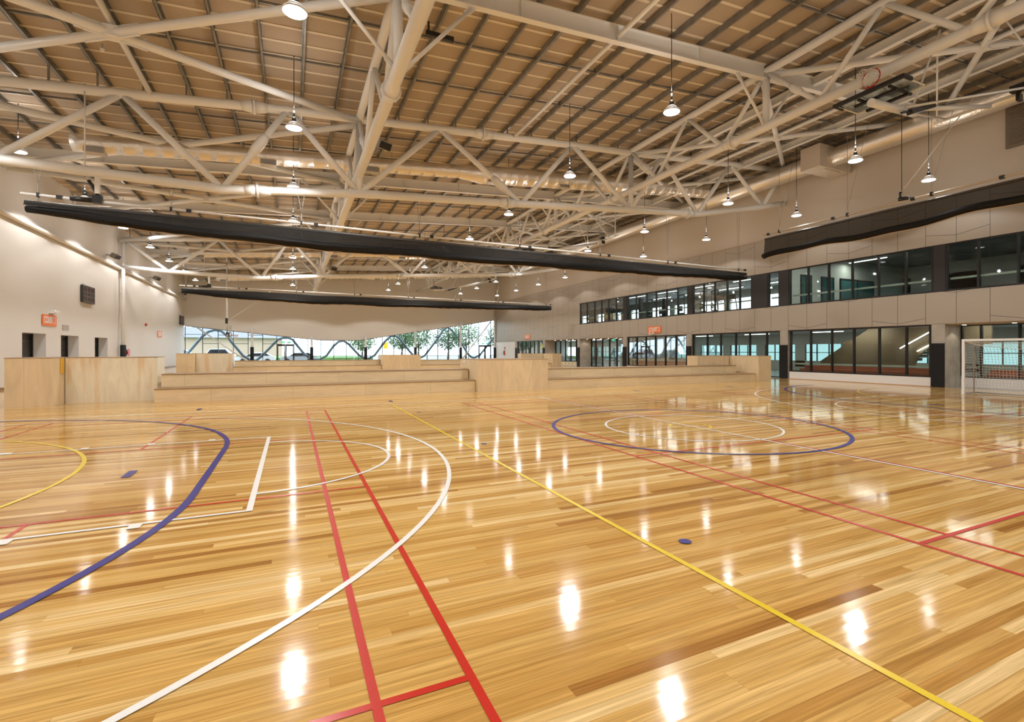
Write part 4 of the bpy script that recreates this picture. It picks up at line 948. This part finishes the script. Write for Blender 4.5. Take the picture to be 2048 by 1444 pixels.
# ------------------------------------------------------------------ gym equipment
YEL=simple('yellow_machine_shroud',(.62,.42,.02),.4); GM=simple('dark_machine_frame',(.03,.03,.03),.35)
ZG=3.95
def cable_machine(y,x,col,lab):
    t=thing('weight_machine',lab,'gym machine',(x,y,ZG))
    MB().box(x-.35,x+.35,y-.05,y+.05,ZG,ZG+.08).box(x-.05,x+.05,y-.4,y+.4,ZG,ZG+.08).build('base',GM,t)
    for s_ in (-.3,.3): MB().box(x-.03,x+.03,y+s_-.03,y+s_+.03,ZG,ZG+2.05).build('upright',GM,t)
    MB().box(x-.04,x+.04,y-.33,y+.33,ZG+1.98,ZG+2.06).build('top_bar',GM,t)
    MB().box(x-.12,x+.12,y-.2,y+.2,ZG+.08,ZG+.62).build('weight_stack',BLK,t)
    MB().box(x-.16,x-.12,y-.25,y+.25,ZG+.75,ZG+1.15).build('shroud',col,t,bevel=.02)
    MB().box(x-.5,x-.15,y-.2,y+.2,ZG+.42,ZG+.5).build('seat',BLK,t,bevel=.02)
    MB().tube([(x-.1,y-.35,ZG+1.5),(x-.35,y-.35,ZG+1.35),(x-.35,y-.1,ZG+1.35)],.02,6).build('handle',GM,t)
for k,y in enumerate((43.7,42.3,40.5,39.4)): cable_machine(y,27.35,YEL,'weight machine with yellow shroud upstairs, %s from the back wall'%ords[k])
def treadmill(y,x,lab):
    t=thing('treadmill',lab,'treadmill',(x,y,ZG))
    MB().box(x-.8,x+.8,y-.38,y+.38,ZG+.08,ZG+.22).build('deck',BLK,t,bevel=.02)
    for s_ in (-.36,.36): MB().tube([(x-.5,y+s_,ZG+.2),(x-.7,y+s_,ZG+1.25),(x-.2,y+s_,ZG+1.1)],.035,8).build('upright',GM,t)
    MB().obox((x-.75,y-.4,ZG+1.3),(x-.75,y+.4,ZG+1.3),.08,.3).build('console',BLK,t)
treadmill(38.3,27.4,'dark treadmill upstairs just left of the second pier'); treadmill(37.45,27.4,'dark treadmill upstairs touching the second pier'); 
treadmill(36.4,27.4,'dark treadmill upstairs right of the second pier'); treadmill(25.7,27.5,'dark treadmill upstairs near the charcoal panel'); treadmill(24.75,27.5,'dark treadmill upstairs closest to the charcoal panel')
t=thing('punching_bag','tall dark hanging punching bag upstairs by the gym windows','punching bag',(27.3,32.1,ZG+.6))
MB().lathe((27.3,32.1,ZG+.5),[(.1,0),(.22,.04),(.23,.2),(.23,1.3),(.2,1.42),(.05,1.46)],20).build('bag',GM,t); MB().tube([(27.3,32.1,ZG+1.9),(27.3,32.1,7.3)],.015,6).build('chain',GREYP,t)
cable_machine(34.2,27.5,GM,'black weight machine upstairs left of the punching bag'); cable_machine(33.2,28.0,GM,'black weight machine upstairs just behind the punching bag')
cable_machine(30.2,27.4,GM,'black weight machine upstairs right of the punching bag'); cable_machine(27.9,27.4,GM,'black weight machine upstairs right of the third pier'); cable_machine(26.9,27.5,GM,'black weight machine upstairs second right of the third pier')
tag(MB().box(27.2,27.5,35.1,35.35,ZG,ZG+2.2).build('gym_locker',GM),'narrow tall dark cabinet upstairs behind the gym windows','cabinet')
# ------------------------------------------------------------------ outside
GRASS=simple('lawn_grass',(.10,.20,.05),.9,noise=.3,nscale=1.2); ASPH=simple('asphalt',(.22,.22,.22),.85,noise=.1)
MB().box(-60,80,67.1,180,-.3,-.06).build('ground',ASPH)['kind']='structure'
MB().box(-60,12,86,120,-.05,.5).build('lawn',GRASS)['kind']='structure'
def car(x,y,col,lab,tall=0,rot=0):
    t=thing('parked_car',lab,'car',(x,y,0)); h=1.45+tall
    prof=[(-2.2,.35),(-2.25,.7),(-2.0,.9),(-1.2,.98),(-.55,h-.05),(.1,h),(1.2,h-.03),(1.85,1.0+tall*.5),(2.2,.95+tall*.5),(2.25,.5),(2.1,.3),(-2.0,.3)]
    T=Matrix.Translation((x,y,-.06))@rotZ(rot)
    m=MB().prism(prof,'y',-.85,.85); m.b.transform(T); m.build('body',simple('car_paint_%d'%int(x*10),col,.25),t,bevel=.05)
    gp=[(-1.05,1.0),(-.5,h-.12),(1.15,h-.12),(1.6,1.03+tall*.4)]
    m=MB().prism(gp,'y',-.87,.87); m.b.transform(T); m.build('windows',simple('car_glass_%d'%int(x*10),(.02,.025,.03),.1),t)
    for wx in (-1.4,1.35):
        for s_ in (-.8,.8):
            m=MB().tube([(wx,s_-.1,.33),(wx,s_+.1,.33)],.33,18); m.b.transform(T); m.build('wheel',BLK,t)
car(-13.0,74.5,(.06,.075,.10),'dark blue parked car outside the left end of the back windows',.35)
car(-4.2,73.5,(.8,.8,.8),'white parked car outside, left of the back door'); car(.8,74.0,(.45,.47,.5),'silver parked car outside, behind the left back door')
car(-9.0,77,(.55,.57,.6),'pale grey parked van outside behind the lowered hoop',.5)
def tree(x,y,h,r,col,lab):
    t=thing('tree',lab,'tree',(x,y,0))
    m=MB().tube([(x,y,0),(x+.1,y,h*.35),(x,y+.1,h*.6)],[.2,.14,.07],8)
    for k in range(5): a=k*1.3; m.tube([(x,y,h*.35),(x+r*.6*math.cos(a),y+r*.6*math.sin(a),h*.7)],[.07,.03],6)
    m.build('trunk',simple('bark_%d'%int(x),(.13,.10,.07),.9),t)
    m=MB()
    for k in range(1400):
        u=Vector((random.gauss(0,1),random.gauss(0,1),random.gauss(0,1))).normalized()*(random.random()**.35)
        p=Vector((x+u.x*r*(1+.2*math.sin(k)),y+u.y*r,h*.66+u.z*h*.36)); a=Vector((random.uniform(-1,1),random.uniform(-1,1),random.uniform(-1,1))).normalized(); b=a.orthogonal().normalized(); s_=.17
        m.quad(p+a*s_,p+b*s_*.6,p-a*s_,p-b*s_*.6)
    m.build('foliage',simple('leaves_%d'%int(x),col,.7),t,recalc=False)
tl=[(15.5,80,5.5,2.4,(.06,.13,.035),'nearest the middle'),(19,84,6,2.6,(.08,.16,.05),'second from the middle'),(23,80,5.5,2.4,(.05,.11,.035),'third from the middle'),(27,83,6.5,2.8,(.07,.14,.045),'fourth from the middle'),(31.5,79,6,2.6,(.06,.12,.04),'nearest the right corner'),(36,84,6.5,3,(.08,.15,.05),'behind the right corner'),(11.0,92,5,2.3,(.10,.18,.06),'small one by the lawn')]
for a in tl: tree(*a[:5],'green leafy tree outside the back windows, '+a[5])
t=thing('far_house','low pale house beyond the lawn outside the back windows','house',(-8,110,0))
MB().box(-30,-2,118,126,.4,4.2).build('walls',simple('pale_brick',(.5,.36,.28),.8),t); MB().prism([(117,4.2),(122,6.4),(127,4.2)],'x',-31,-1).build('roof',simple('grey_roof',(.2,.2,.22),.7),t)
t=thing('boundary_fence','white mesh fence outside the right half of the back windows','fence',(20,76,0))
m=MB(); 
for i in range(17): m.tube([(8+1.8*i,76,-.06),(8+1.8*i,76,1.5)],.03,6)
m.build('posts',WHT,t); MB().tube([(8,76,1.5),(36.8,76,1.5)],.025,6).tube([(8,76,.8),(36.8,76,.8)],.02,6).build('rails',WHT,t)
tag(MB().box(12.4,13.1,78,78.05,1.9,2.9).tube([(12.75,78.05,-.06),(12.75,78.05,2.9)],.04,8).build('road_sign',simple('yellow_road_sign',(.8,.55,.03),.5)),'yellow road sign on a post outside the middle of the back windows','road sign')

# repeats of one kind share a group phrase
from collections import defaultdict
gr=defaultdict(list)
for o in C.objects:
    if not o.parent and 'label' in o and 'group' not in o: gr[o.name.split('.')[0]].append(o)
for k,v in gr.items():
    if len(v)>1:
        for o in v: o['group']=k.replace('_',' ')+' set in the sports hall'
